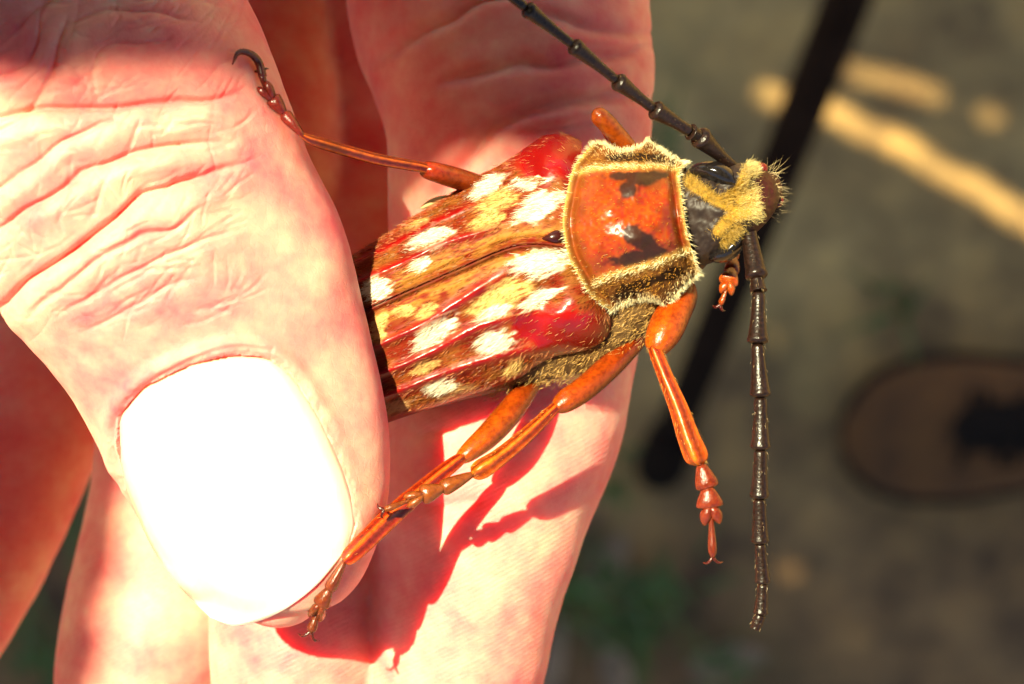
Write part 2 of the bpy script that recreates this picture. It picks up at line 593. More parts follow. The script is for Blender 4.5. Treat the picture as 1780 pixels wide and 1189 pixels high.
# skin folds across the thumb joint: (line, width px, depth mm, bulge)
folds = [
    ([(-60, 215), (0, 207), (91, 190), (197, 192), (283, 177), (378, 166), (446, 176)], 10, 0.85),
    ([(-80, 440), (0, 392), (76, 343), (151, 290), (242, 262), (353, 246), (420, 240)], 9, 0.70),
    ([(-60, 570), (0, 530), (101, 454), (202, 380), (303, 325), (390, 287), (440, 272)], 11, 0.95),
    ([(40, 556), (110, 500), (177, 446), (303, 386), (360, 350)], 9, 0.45),
    ([(-60, 350), (0, 322), (66, 272), (166, 224), (230, 214)], 7, 0.45),
    ([(60, 470), (170, 410), (280, 345)], 6, 0.22),
    ([(90, 560), (210, 480), (330, 430), (430, 400)], 7, 0.28),
    ([(130, 590), (240, 530), (350, 480)], 7, 0.22),
    ([(-30, 250), (40, 205), (70, 150), (95, 90), (110, 20)], 7, 0.35),
    ([(-40, 150), (30, 120), (60, 60), (80, -20)], 6, 0.30),
    ([(100, 40), (180, 20), (260, 10), (350, 42)], 6, 0.25),
    ([(150, 140), (190, 84), (300, 66)], 5, 0.18),
    ([(10, 60), (60, 20), (120, -30)], 6, 0.25),
    ([(230, 230), (300, 210), (360, 215)], 5, 0.15)]
near = thumb_m & (hn[:, 2] > -0.2) & (hx > -700)
idx = np.where(near)[0]
sx_, sy_ = wx[idx], wy[idx]
dd = np.zeros(len(idx))
for line, w, dep in folds:
    dep = dep * 0.54
    al = arc_resample(line, 18)
    d, t = seg_dist(sx_, sy_, al)
    d_b, _ = seg_dist(sx_, sy_, al + np.array([1.2, 2.6]))
    below = sstep(-1.5, 1.5, d - d_b)               # 1 on the fingertip side
    fade = np.clip(np.minimum(t, 1 - t) * 5, 0, 1)
    dd += (-dep * np.exp(-(d / (w * 0.62)) ** 2) - 0.35 * dep * np.exp(-(d / (w * 2.2)) ** 2)
           + dep * (0.55 * below + 0.22) * np.exp(-((d - 3.4 * w) / (2.4 * w)) ** 2)) * fade
# fine random wrinkles, mostly across the thumb
for q in range(320):
    cx, cy = RNG.uniform(-40, 430), RNG.uniform(-20, 560)
    an = math.radians(RNG.normal(-30, 32))
    L = RNG.uniform(14, 60)
    line = [(cx - math.cos(an) * L, cy - math.sin(an) * L), (cx, cy + RNG.normal(0, 5)), (cx + math.cos(an) * L, cy + math.sin(an) * L)]
    m = (np.abs(sx_ - cx) < L + 15) & (np.abs(sy_ - cy) < L + 15)
    d, t = seg_dist(sx_[m], sy_[m], line)
    dd[m] -= RNG.uniform(0.02, 0.075) * np.exp(-(d / RNG.uniform(2.2, 4.2)) ** 2) * np.clip(np.minimum(t, 1 - t) * 5, 0, 1)
disp[idx] += dd * up[idx]

# the nail bed: outline of the nail, a fold round its root and its right side
nail_line = arc_resample([(214, 838), (204, 775), (206, 722), (250, 672), (330, 634), (400, 616), (462, 620), (505, 652), (548, 716), (584, 790), (606, 850), (617, 905)], 60)
nail_poly = np.array([(212, 800), (207, 722), (250, 672), (330, 634), (400, 616), (462, 620), (505, 652), (548, 716), (584, 790), (606, 850), (617, 905), (604, 955),
                      (545, 1022), (475, 1068), (410, 1084), (366, 1072), (308, 1016), (262, 948), (228, 868)])
sx_, sy_ = hx[idx], hy[idx]
d, t = seg_dist(sx_, sy_, nail_line)
ins = in_poly(sx_, sy_, nail_poly)
fold_h = 0.42 * np.clip(np.minimum(t * 8 + 0.2, 1 - t) * 2.2, 0.12, 1)
dn = np.where(ins, -0.75 * sstep(0, 16, d), fold_h * np.exp(-((d - 13) / 15) ** 2))
d2, t2 = seg_dist(sx_, sy_, arc_resample([(212, 716), (262, 664), (338, 622), (404, 602), (470, 607)], 30))
dn += -0.16 * np.exp(-(d2 / 4.5) ** 2)
dn += (noise2(sx_, sy_, 26, 2.0) - 0.5) * 0.35 * np.exp(-((d - 8) / 12) ** 2) * ~ins + (noise2(sx_, sy_, 7, 6.0) - 0.5) * 0.12 * np.exp(-((d - 4) / 7) ** 2) * ~ins
disp[idx] += dn * up[idx]

# broad unevenness everywhere, flexion creases of the index finger
disp += (vnoise(hv / 4.2) - 0.5) * 0.35 + (vnoise(hv / 1.3 + 9) - 0.5) * 0.06
im = (~thumb_m) & (hx > 560) & (hx < 1250) & (hn[:, 2] > -0.3) & (hv[:, 2] < -3) & (hy > -250) & (hy < 1500)
idx2 = np.where(im)[0]
d0 = np.zeros(len(idx2))
for line, w, dep in [
        ([(700, 420), (760, 345), (815, 275), (880, 208), (960, 178), (1060, 168), (1150, 176)], 12, 0.7),
        ([(760, 150), (860, 120), (960, 105), (1070, 92), (1150, 85)], 10, 0.45),
        ([(900, 20), (1000, 40), (1090, 60), (1150, 66)], 9, 0.35),
        ([(640, 120), (720, 60), (800, 20), (900, -20), (1000, -40)], 11, 0.45),
        ([(880, 240), (960, 222), (1080, 205)], 7, 0.25),
        ([(660, 905), (760, 880), (860, 872)], 9, 0.14),
        ([(700, 760), (800, 740), (950, 735)], 9, 0.12)]:
    d, t = seg_dist(wx[idx2], wy[idx2], arc_resample(line, 18))
    d0 += (-dep * np.exp(-(d / w) ** 2) + 0.3 * dep * np.exp(-((d - 2.6 * w) / (1.8 * w)) ** 2)) * np.clip(np.minimum(t, 1 - t) * 6, 0, 1)
disp[idx2] += d0
hv2 = hv + hn * disp[:, None]
hm.vertices.foreach_set('co', (hv2 * MM).ravel())
ridge = np.clip((hy - 650) / 150, 0, 1) * (~thumb_m) * (hn[:, 2] > 0)
at = hm.attributes.new('gls', 'FLOAT', 'POINT')
at.data.foreach_set('value', ridge.astype(np.float32))
hm.polygons.foreach_set('use_smooth', np.ones(len(hm.polygons), bool))
hm.materials.clear()
hm.materials.append(SKIN)
hm.name = 'hand'
hm.update()
hand = bpy.data.objects.new('hand', hm)
COL.objects.link(hand)
tag(hand, 'bare human hand pinching the red longhorn beetle between thumb and fingers', 'hand')

hand_bvh = BVHTree.FromPolygons([Vector(p) for p in hv2], [tuple(p.vertices) for p in hm.polygons])

def on_hand(px, py, default=0.0):
    """height of the skin under a photo position"""
    a = P(px, py, 40.0)
    d = Vector(P(px, py, -60.0) - a)
    h = hand_bvh.ray_cast(Vector(a), d.normalized())
    return h[0].z if h[0] is not None else default

# thumb nail: a curved plate following the thumb, its tip running free past the flesh
nu, nw = 60, 50
left = arc_resample([(207, 722), (206, 770), (214, 830), (232, 880), (262, 948), (308, 1016), (366, 1074)], nu)
right = arc_resample([(462, 620), (505, 652), (548, 716), (584, 790), (606, 850), (617, 905), (604, 955)], nu)
root = arc_resample([(207, 722), (250, 672), (330, 634), (400, 616), (462, 620)], nw)
tip = arc_resample([(366, 1074), (410, 1087), (475, 1070), (545, 1022), (604, 955)], nw)
U = np.linspace(0, 1, nu)[:, None, None]
W = np.linspace(0, 1, nw)[None, :, None]
coons = (1 - W) * left[:, None] + W * right[:, None] + (1 - U) * root[None] + U * tip[None] \
    - ((1 - U) * (1 - W) * left[0] + (1 - U) * W * right[0] + U * (1 - W) * left[-1] + U * W * right[-1])
Uu, Ww = U[..., 0] + 0 * W[..., 0], W[..., 0] + 0 * U[..., 0]
bare_bvh = BVHTree.FromPolygons([Vector(p) for p in hv], [tuple(p.vertices) for p in hm.polygons])
zt = np.full((nu, nw), np.nan)
for i in range(nu):
    for j in range(nw):
        a = P(coons[i, j, 0], coons[i, j, 1], 40.0)
        q = bare_bvh.ray_cast(Vector(a), Vector(P(coons[i, j, 0], coons[i, j, 1], -60.0) - a).normalized())
        if q[0] is not None and q[0].z > -3.0:
            zt[i, j] = q[0].z
for _ in range(60):                              # carry the height past the flesh at the free edge
    pad = np.pad(zt, 1, constant_values=np.nan)
    nb_ = np.stack([pad[:-2, 1:-1], pad[2:, 1:-1], pad[1:-1, :-2], pad[1:-1, 2:]])
    with np.errstate(all='ignore'):
        mean = np.nanmean(nb_, 0)
    zt = np.where(np.isnan(zt), mean, zt)
for _ in range(14):
    pad = np.pad(zt, 1, mode='edge')
    zt = (pad[:-2, 1:-1] + pad[2:, 1:-1] + pad[1:-1, :-2] + pad[1:-1, 2:] + 2 * zt) / 6
nz = zt + 0.12
nz -= 0.35 * sstep(0.05, 0.0, Uu) + 0.30 * sstep(0.05, 0.0, Ww) * sstep(0.8, 0.5, Uu) + 0.2 * sstep(0.94, 1.0, Ww)
nv_ = Parr(coons[..., 0], coons[..., 1], nz)
ne = np.maximum.reduce([sstep(0.10, 0.0, Ww), sstep(0.90, 1.0, Ww), sstep(0.09, 0.0, Uu)]) * sstep(1.0, 0.8, Uu)
nail_c = np.array([0.82, 0.62, 0.52]) + (np.array([0.79, 0.40, 0.30]) - np.array([0.82, 0.62, 0.52])) * ne[..., None]
nail = mesh_obj('nail', nv_.reshape(-1, 3), grid_faces(nu, nw)[:, ::-1], NAIL, hand, nail_c.reshape(-1, 3))
md = nail.modifiers.new('thick', 'SOLIDIFY')
md.thickness = 0.40 * MM
md.offset = -1.0
nail['label'] = 'broad thumb nail shining white in the sun'

# ------------------------------------------------------------------ beetle
beetle = bpy.data.objects.new('longhorn_beetle', None)
COL.objects.link(beetle)
beetle.location = (P(880, 520, -8.0) * MM).tolist()
bpy.context.view_layer.update()
tag(beetle, 'red longhorn beetle with white spots and dark antennae held by the hand', 'beetle')
RED = np.array([0.175, 0.0022, 0.0016])
DRED = np.array([0.045, 0.002, 0.002])
BROWN = np.array([0.125, 0.008, 0.0015])
TAN = np.array([0.165, 0.048, 0.008])
GOLD = np.array([0.27, 0.115, 0.016])
CREAM = np.array([0.56, 0.45, 0.20])
WHITE = np.array([0.62, 0.56, 0.42])
AXIS = np.array([-0.93, 0.37])                 # photo direction towards the tail

# ---- wing cases
sut_px = arc_resample([(988, 432), (930, 425), (880, 432), (800, 466), (740, 492), (645, 534), (560, 572), (480, 610)], 260)
up_m = arc_resample([(1012, 246), (988, 234), (967, 232), (948, 235), (930, 245), (897, 268), (859, 292), (826, 308), (777, 341), (737, 365), (713, 379), (671, 407), (638, 428), (560, 476), (500, 524)], 260)
lo_m = arc_resample([(1052, 536), (1064, 562), (1051, 590), (1021, 608), (965, 620), (925, 640), (900, 658), (825, 684), (718, 720), (640, 744), (560, 752), (510, 740)], 260)
spots = [  # x y half-length half-width angle(up-right positive) kind: 0 white 1 cream-gold 2 tan
    (849, 325, 31, 13, 33, 0), (922, 318, 28, 10, 6, 0), (866, 346, 36, 19, 28, 1), (936, 360, 44, 20, 34, 0), (850, 384, 30, 15, 22, 1),
    (753, 414, 33, 19, 26, 0), (735, 457, 15, 11, 15, 0), (732, 388, 24, 6, 30, 1), (657, 502, 21, 23, 0, 0), (659, 570, 12, 27, -12, 1), (706, 540, 20, 9, 8, 1), (741, 541, 19, 10, 30, 1),
    (757, 576, 39, 19, 38, 0), (870, 520, 50, 26, 28, 1), (862, 543, 30, 10, 24, 0), (937, 520, 38, 12, 32, 0), (942, 458, 46, 22, 10, 0), (858, 593, 32, 20, 8, 0), (738, 638, 23, 10, 20, 1),
    (769, 670, 24, 11, 14, 0), (803, 681, 33, 14, 18, 2), (895, 638, 18, 12, 40, 1), (690, 705, 24, 12, 10, 2)]
ridges_up = [[(600, 463), (640, 445), (713, 407), (741, 391), (779, 374), (826, 353), (850, 340)], [(600, 500), (656, 474), (718, 447), (765, 424), (835, 402), (890, 381)]]
ridges_lo = [[(600, 628), (656, 601), (740, 562), (797, 526), (853, 489), (909, 461)], [(600, 676), (673, 646), (740, 618), (825, 572), (881, 554), (930, 540)],
             [(620, 706), (687, 683), (768, 652), (853, 624), (937, 606), (1000, 592)]]

def spot_mask(x, y):
    wh = np.zeros(x.shape)
    cr = np.zeros(x.shape)
    tn = np.zeros(x.shape)
    jag = (noise2((x * 0.93 - y * 0.37) * 0.55, (y * 0.93 + x * 0.37) * 2.6, 9, 4.0) - 0.5) * 1.5
    for sx, sy, a, b, an, kd in spots:
        c, s = math.cos(math.radians(an)), math.sin(math.radians(an))
        u = ((x - sx) * c - (y - sy) * s) / a
        w = ((x - sx) * s + (y - sy) * c) / b
        q = sstep(1.22, 0.74, np.sqrt(u * u + w * w) + jag * 0.66)
        if kd == 0:
            wh = np.maximum(wh, q)
        elif kd == 1:
            cr = np.maximum(cr, q)
        else:
            tn = np.maximum(tn, q)
    return wh, cr, tn

def elytron_paint(x, y, ridge, sut_d):
    """pigment and gloss at photo positions on the wing case"""
    n1 = noise2(x, y, 22, 6.0)
    n2 = noise2((x * 0.93 - y * 0.37) * 0.5, (y * 0.93 + x * 0.37) * 2.6, 8, 8.0)
    col = BROWN + (TAN - BROWN) * sstep(0.35, 0.75, 0.55 * n1 + 0.45 * n2)[..., None]
    gl = np.full(x.shape, 0.15)
    gold = np.exp(-((sut_d - 22) / 14) ** 2) * sstep(0.25, 0.6, n2) * sstep(600, 700, x)
    col += (GOLD - col) * (gold * 0.85)[..., None]
    # bare glossy shoulders
    hum = np.maximum(sstep(1.0, 0.62, np.hypot((x - 950) / 92, (y - 272) / 52) + (n1 - .5) * .4),
                     sstep(1.0, 0.66, np.hypot((x - 978) / 108, (y - 572) / 56) + (n1 - .5) * .35))
    edge = ridge
    red = np.clip(np.maximum(hum, edge), 0, 1)
    col += ((RED * (0.75 + 0.5 * n1)[..., None]) - col) * red[..., None]
    gl = gl + (1 - gl) * red
    s = np.exp(-(sut_d / 4.5) ** 2)
    col += (DRED - col) * (s * 0.75)[..., None]
    wh, cr, tn = spot_mask(x, y)
    off = 1 - 0.85 * np.clip(edge, 0, 1)
    col += (np.array([0.30, 0.17, 0.07]) - col) * (tn * off)[..., None]
    col += (CREAM * np.array([0.90, 0.74, 0.55]) - col) * (cr * off * 0.9 * (0.45 + 0.9 * n2))[..., None]
    col += (WHITE - col) * (wh * off)[..., None]
    gl *= 1 - np.maximum(wh, cr) * 0.9
    return col, gl, wh * off, cr * off, red

def bump_at(x, y, cx, cy, rx, ry, an=0):
    c, s = math.cos(math.radians(an)), math.sin(math.radians(an))
    u = ((x - cx) * c - (y - cy) * s) / rx
    w = ((x - cx) * s + (y - cy) * c) / ry
    return np.exp(-(u * u + w * w))

surf = {}
def make_elytron(side):
    m_px = up_m if side == 'up' else lo_m
    nt_ = 110
    th = np.linspace(0, 1, nt_) * math.radians(84 if side == 'up' else 80)
    f = np.sin(th) / math.sin(th[-1])
    drop = (1 - np.cos(th)) / (1 - math.cos(th[-1]))
    px = sut_px[:, None, :] * (1 - f)[None, :, None] + m_px[:, None, :] * f[None, :, None]
    x, y = px[..., 0], px[..., 1]
    zs = np.interp(sut_px[:, 0], [480, 560, 645, 740, 850, 930, 990], [-2.6, 0.0, 1.5, 2.2, 2.9, 3.1, 3.0])
    depth = 5.6 if side == 'up' else 3.9
    z = zs[:, None] - depth * drop[None]
    z = z + 1.1 * bump_at(x, y, 966, 280, 58, 52) + 1.25 * bump_at(x, y, 996, 556, 60, 50)
    z = z - 0.55 * bump_at(x, y, 925, 300, 20, 60) - 0.5 * bump_at(x, y, 950, 510, 26, 26)
    rid = np.zeros(x.shape)
    for L in (ridges_up if side == 'up' else ridges_lo):
        d, t = seg_dist(x, y, arc_resample(L, 24))
        fade = np.clip((1 - t) * 5, 0, 1)
        wid = 7.5 + 4.5 * sstep(0.2, 0.9, t) * (side == 'lo')
        rid = np.maximum(rid, np.exp(-(d / wid) ** 2) * fade)
    z = z + 0.42 * rid
    dE = np.linalg.norm(px - m_px[:, None, :], axis=-1)
    rim = sstep(16, 5, dE)
    sd, _ = seg_dist(x, y, sut_px[::4])
    z = z + 0.22 * np.exp(-(sd / 5) ** 2) - 0.2 * np.exp(-((sd - 11) / 5) ** 2)
    z = z - 0.35 * np.exp(-(sd / 1.2) ** 2)
    z = z + (noise2(x, y, 7, 2.0) - 0.5) * 0.05 + (noise2(x, y, 40, 3.0) - 0.5) * 0.35
    if side == 'up':
        rim = rim * sstep(880, 700, x)
    col, gl, wh, cr, red = elytron_paint(x, y, np.maximum(rid, rim * 0.8), sd)
    v = Parr(x, y, z)
    # a narrow wall under the margin so that the case has thickness
    wall = v[:, -1].copy()
    cen = Parr(sut_px[:, 0], sut_px[:, 1], wall[:, 2])
    wall2 = wall + (cen - wall) * 0.05 + np.array([0, 0, -1.0])
    v = np.concatenate([v, wall2[:, None]], 1)
    col = np.concatenate([col, col[:, -1:]], 1)
    gl = np.concatenate([gl, gl[:, -1:]], 1)
    F = grid_faces(260, nt_ + 1)
    if side == 'lo':
        F = F[:, ::-1]
    o = mesh_obj('elytron', v.reshape(-1, 3), F, SHELL, beetle, col.reshape(-1, 3), gl.ravel())
    o['label'] = 'dark red wing case with white hair spots and raised ribs'
    # hairs lying backwards
    n = 19000
    r = RNG.integers(1, 258, n * 2)
    c = np.minimum((RNG.random(n * 2) ** 0.85 * (nt_ - 9)).astype(int) + 1, nt_ - 9)
    keep_p = 0.36 + 0.64 * np.maximum(wh, cr)[r, c] - 0.345 * red[r, c]
    kp = (RNG.random(n * 2) < keep_p) & (x[r, c] > 600)
    r, c = r[kp][:n], c[kp][:n]
    b = Parr(x[r, c] + RNG.normal(0, 1.6, len(r)), y[r, c] + RNG.normal(0, 1.6, len(r)), z[r, c] - 0.03)
    back = v[np.minimum(r + 6, 258), c] - v[r - 1, c]
    back /= np.linalg.norm(back, axis=1)[:, None]
    du = v[r, c] - v[r, np.maximum(c - 1, 0)]
    nrm = np.cross(back, du)
    nrm /= np.linalg.norm(nrm, axis=1)[:, None] + 1e-9
    nrm *= np.sign(nrm[:, 2:3])
    lift = RNG.uniform(0.05, 0.22, len(r)) + 0.35 * red[r, c]
    d = back + nrm * lift[:, None] + RNG.normal(0, 0.16, (len(r), 3))
    ln = RNG.uniform(0.25, 0.60, len(r))
    base_c = col[r, c]
    hc = base_c * RNG.uniform(0.5, 1.6, (len(r), 1)) + (GOLD - base_c) * (0.6 * RNG.random(len(r)) ** 2)[:, None]
    hc = np.where((wh[r, c] > 0.5)[:, None], WHITE * RNG.uniform(0.85, 1.05, (len(r), 1)), hc)
    hc = np.where((red[r, c] > 0.5)[:, None], np.array([0.30, 0.11, 0.04]), hc)
    ln = ln + 0.25 * (wh[r, c] > 0.5)
    hv_, hf_, hcol = hairs(b, d, ln, RNG.uniform(0.009, 0.020, len(r)), np.clip(hc, 0, 0.95))
    h = mesh_obj('pubescence', hv_, hf_, HAIR, o, hcol, smooth=False)
    h['kind'] = 'stuff'
    return o

make_elytron('up')
make_elytron('lo')

# ---- scutellum
sc_rows = [(940, 416, 2.5, 3, 0.3), (956, 414, 2.6, 10, 0.7), (968, 412, 2.6, 16, 0.7), (980, 409, 2.0, 18, 0.6), (988, 407, 1.2, 4, 0.3)]
v, f = ptube(sc_rows, 24, 20)
mesh_obj('scutellum', v, f, SHELL, beetle, np.tile([0.025, 0.003, 0.003], (len(v), 1)), np.full(len(v), 0.95))

# ---- trunk under the wing cases
tr_rows = [(1216, 382, -0.5, 55, 2.5), (1190, 395, -1.0, 80, 3.2), (1120, 420, -2.2, 118, 3.6), (1050, 448, -3.0, 158, 3.7), (980, 474, -3.4, 178, 3.8), (890, 506, -3.8, 166, 3.7),
           (780, 546, -4.5, 152, 3.2), (660, 590, -5.6, 138, 2.6), (560, 625, -6.6, 112, 2.0), (490, 650, -7.2, 60, 1.3), (470, 656, -7.4, 6, 0.4)]
v, f = ptube(tr_rows, 90, 48, 2.2)
x, y = to_px(v)
nn = noise2(x, y, 12, 2.2)
col = np.array([0.06, 0.03, 0.01]) + (np.array([0.14, 0.08, 0.03]) - np.array([0.06, 0.03, 0.01])) * nn[:, None]
red = sstep(900, 780, x)
col += (np.array([0.09, 0.006, 0.005]) - col) * red[:, None]
trunk = mesh_obj('trunk', v, f, SHELL, beetle, col, np.full(len(v), 0.2) + 0.3 * red)
tv = np.array(v)
pick = np.where((y > 500) & (x > 850) & (x < 1170) & (v[:, 2] > -6.5))[0]
pick = RNG.choice(pick, 5200)
cen = np.array(P(980, 480, -4))
b = tv[pick] + RNG.normal(0, 0.22, (len(pick), 3))
out = b - np.array([0, 0, -4.0])
nrm = np.stack([0.10 + 0 * b[:, 0], -0.35 + 0 * b[:, 0], 0.25 + 0 * b[:, 0]], -1)
d = nrm + np.array([-0.75, -0.10, 0.0]) + RNG.normal(0, 0.3, (len(pick), 3))
hc = np.array([0.42, 0.24, 0.07]) * RNG.uniform(0.5, 1.25, (len(pick), 1))
hv_, hf_, hcol = hairs(b, d, RNG.uniform(0.25, 0.55, len(pick)), RNG.uniform(0.012, 0.022, len(pick)), hc)
h = mesh_obj('pubescence', hv_, hf_, HAIR, trunk, hcol, smooth=False)
h['kind'] = 'stuff'
# pale tuft showing beyond the far margin
v, f = ptube([(733, 362, -4.2, 2, 0.2), (745, 355, -4.0, 6, 0.5), (762, 347, -3.9, 6, 0.5), (778, 341, -3.9, 2, 0.2)], 14, 12)
mesh_obj('side_spot', v, f, SHELL, trunk, np.tile(CREAM * 0.8, (len(v), 1)), np.zeros(len(v)))

# ---- pronotum
NU, NV = 150, 190
hind = arc_resample([(1030, 250), (1004, 279), (991, 308), (984, 342), (978, 378), (980, 410), (988, 445), (1004, 477), (1023, 509), (1045, 530), (1066, 541)], NV)
front = arc_resample([(1196, 283), (1181, 300), (1184, 330), (1189, 372), (1196, 410), (1206, 445), (1217, 476)], NV)
topc = arc_resample([(1030, 250), (1046, 249), (1062, 257), (1084, 263), (1110, 257), (1121, 250), (1128, 243), (1138, 252), (1158, 268), (1178, 278), (1196, 283)], NU)
botc = arc_resample([(1066, 541), (1084, 529), (1116, 519), (1140, 521), (1152, 527), (1161, 533), (1169, 522), (1180, 508), (1196, 490), (1217, 476)], NU)
U = np.linspace(0, 1, NU)[:, None, None]
W = np.linspace(0, 1, NV)[None, :, None]
pp = (1 - W) * topc[:, None] + W * botc[:, None] + (1 - U) * hind[None] + U * front[None] \
    - ((1 - U) * (1 - W) * topc[0] + (1 - U) * W * botc[0] + U * (1 - W) * topc[-1] + U * W * botc[-1])
x, y = pp[..., 0], pp[..., 1]
Uu, Ww = U[..., 0] + 0 * W[..., 0], W[..., 0] + 0 * U[..., 0]
z = (-0.6) * (1 - Ww) + 0.4 * Ww + 5.4 * np.sin(np.pi * np.clip(Ww, 0, 1)) ** 0.76 * (0.66 + 0.34 * np.sin(np.pi * Uu) ** 0.8)
z += 0.55 * bump_at(x, y, 1056, 366, 30, 30) + 0.55 * bump_at(x, y, 1158, 356, 26, 34)
z += 0.35 * bump_at(x, y, 1096, 326, 22, 16) + 0.40 * bump_at(x, y, 1108, 416, 26, 20)
dh, _ = seg_dist(x, y, hind[::4])
df, _ = seg_dist(x, y, front[::4])
z += -0.45 * np.exp(-((dh - 15) / 6) ** 2) + 0.35 * np.exp(-(dh / 6) ** 2)
z += -0.50 * np.exp(-((df - 13) / 6) ** 2) + 0.35 * np.exp(-(df / 6) ** 2)
yb1 = [(1004, 300), (1040, 291), (1100, 289), (1164, 290), (1184, 296)]
yb2 = [(1036, 492), (1060, 480), (1119, 464), (1160, 450), (1195, 434)]
d1, _ = seg_dist(x, y, yb1)
d2, _ = seg_dist(x, y, yb2)
z += 0.12 * np.exp(-(d1 / 8) ** 2) + 0.12 * np.exp(-(d2 / 9) ** 2)
z += (noise2(x, y, 6, 1.2) - 0.5) * 0.05 + (noise2(x, y, 26, 4.2) - 0.5) * 0.3
ORANGE = np.array([0.225, 0.026, 0.0012])
n1 = noise2(x, y, 16, 7.7)
n2 = noise2(x, y, 5, 1.7)
col = ORANGE * (0.45 + 1.0 * n1)[..., None] * np.stack([np.ones_like(x), 0.5 + n2, np.ones_like(x)], -1)
col = col * (1 - 0.45 * sstep(0.72, 0.98, Uu) - 0.2 * sstep(0.25, 0.05, Uu))[..., None]
gl = np.full(x.shape, 0.85)
out = np.maximum(sstep(306, 280, y - (n1 - .5) * 14), sstep(-18, 14, (y - (480 - (x - 1060) * 0.33)) + (n1 - .5) * 18))
fuzz = np.array([0.115, 0.045, 0.008])
col += (fuzz * (0.55 + 0.9 * n2)[..., None] - col) * (out * 0.92)[..., None]
gl -= 0.6 * out
side_br = np.exp(-(dh / 30) ** 2) * 0.75
col += (np.array([0.16, 0.045, 0.008]) - col) * side_br[..., None]
BLK = np.array([0.012, 0.006, 0.004])
blk = np.zeros(x.shape)
for cx, cy, a, b, an in [(1092, 328, 19, 15, 25), (1112, 312, 33, 12, 8), (1082, 306, 32, 8, 0), (1130, 305, 28, 8, 0), (1102, 408, 23, 19, -30), (1124, 425, 33, 18, -28), (1100, 448, 42, 12, 12), (1140, 436, 22, 10, -10),
                         (1105, 274, 52, 8, 0), (1150, 281, 26, 7, -12), (1120, 492, 46, 9, 16), (1168, 476, 26, 10, 20), (1090, 512, 22, 6, 10)]:
    c, s = math.cos(math.radians(an)), math.sin(math.radians(an))
    uu = ((x - cx) * c - (y - cy) * s) / a
    ww = ((x - cx) * s + (y - cy) * c) / b
    blk = np.maximum(blk, sstep(1.25, 0.7, np.hypot(uu, ww) + (n1 - .5) * .5 + (n2 - .5) * .3))
col += (BLK - col) * (blk * 0.93)[..., None]
gl -= 0.25 * blk
yel = np.maximum.reduce([np.exp(-(d1 / 5.5) ** 2), np.exp(-(d2 / 6.5) ** 2), np.exp(-(dh / 6) ** 2), np.exp(-(df / 5.5) ** 2)])
yel = np.clip(yel * (0.55 + 0.9 * n2), 0, 1)
col += (np.array([0.36, 0.22, 0.05]) - col) * (yel * 0.85)[..., None]
gl = np.clip(gl - 0.7 * yel, 0.05, 1)
v = Parr(x, y, z)
# side walls turning under
topw = v[:, :1] + np.array([0.0, -0.5, -2.2])
botw = v[:, -1:] + np.array([0.0, 0.6, -2.4])
v = np.concatenate([topw, v, botw], 1)
col = np.concatenate([col[:, :1], col, col[:, -1:]], 1)
gl = np.concatenate([gl[:, :1], gl, gl[:, -1:]], 1)
pron = mesh_obj('pronotum', v.reshape(-1, 3), grid_faces(NU, NV + 2)[:, ::-1], SHELL, beetle, np.clip(col, 0, 1).reshape(-1, 3), gl.ravel())
pron['label'] = 'orange shield with black blotches, gold hair bands and a spine each side'
vv = v[:, 1:-1]
edge_t = np.minimum(Ww, 1 - Ww)
dens = np.clip(0.05 + 0.55 * yel + 0.26 * out + 0.55 * np.exp(-(edge_t / 0.012) ** 2), 0, 1) - 0.1 * blk
n = 10000
r = RNG.integers(0, NU, n * 2)
c = RNG.integers(0, NV, n * 2)
c = np.where(RNG.random(n * 2) < 0.10, RNG.choice([0, 1, 2, NV - 3, NV - 2, NV - 1], n * 2), c)
kp = RNG.random(n * 2) < dens[r, c]
r, c = r[kp][:n], c[kp][:n]
b = vv[r, c] + RNG.normal(0, 0.06, (len(r), 3))
cenp = np.array([P(1100, 390, 0)])
outd = b - cenp
outd[:, 2] = 0
outd /= np.linalg.norm(outd, axis=1)[:, None]
isedge = np.clip(1 - edge_t[r, c] / 0.10, 0, 1)
yl = yel[r, c]
d = np.array([-0.75, -0.1, 0.0]) * (1 - isedge)[:, None] + outd * (0.35 + 0.9 * isedge)[:, None] + np.array([0, 0, 0.28]) + RNG.normal(0, 0.3, (len(r), 3))
# the front collar hairs point forward
fr = np.exp(-(df[r, c] / 9) ** 2)
d += np.array([1.4, -0.25, 0.1]) * fr[:, None]
hb = np.exp(-(dh[r, c] / 9) ** 2)
d += np.array([-0.6, 0.0, 0.1]) * hb[:, None]
ln = RNG.uniform(0.12, 0.28, len(r)) + 0.10 * np.maximum(yl, isedge)
hc = np.array([0.37, 0.165, 0.020]) * RNG.uniform(0.4, 1.2, (len(r), 1)) + (np.array([0.74, 0.63, 0.36]) - np.array([0.37, 0.165, 0.020])) * (0.9 * np.maximum(yl, isedge))[:, None]
hv_, hf_, hcol = hairs(b, d, ln, RNG.uniform(0.010, 0.020, len(r)), np.clip(hc, 0, 0.92))
h = mesh_obj('pubescence', hv_, hf_, HAIR, pron, hcol, smooth=False)
h['kind'] = 'stuff'

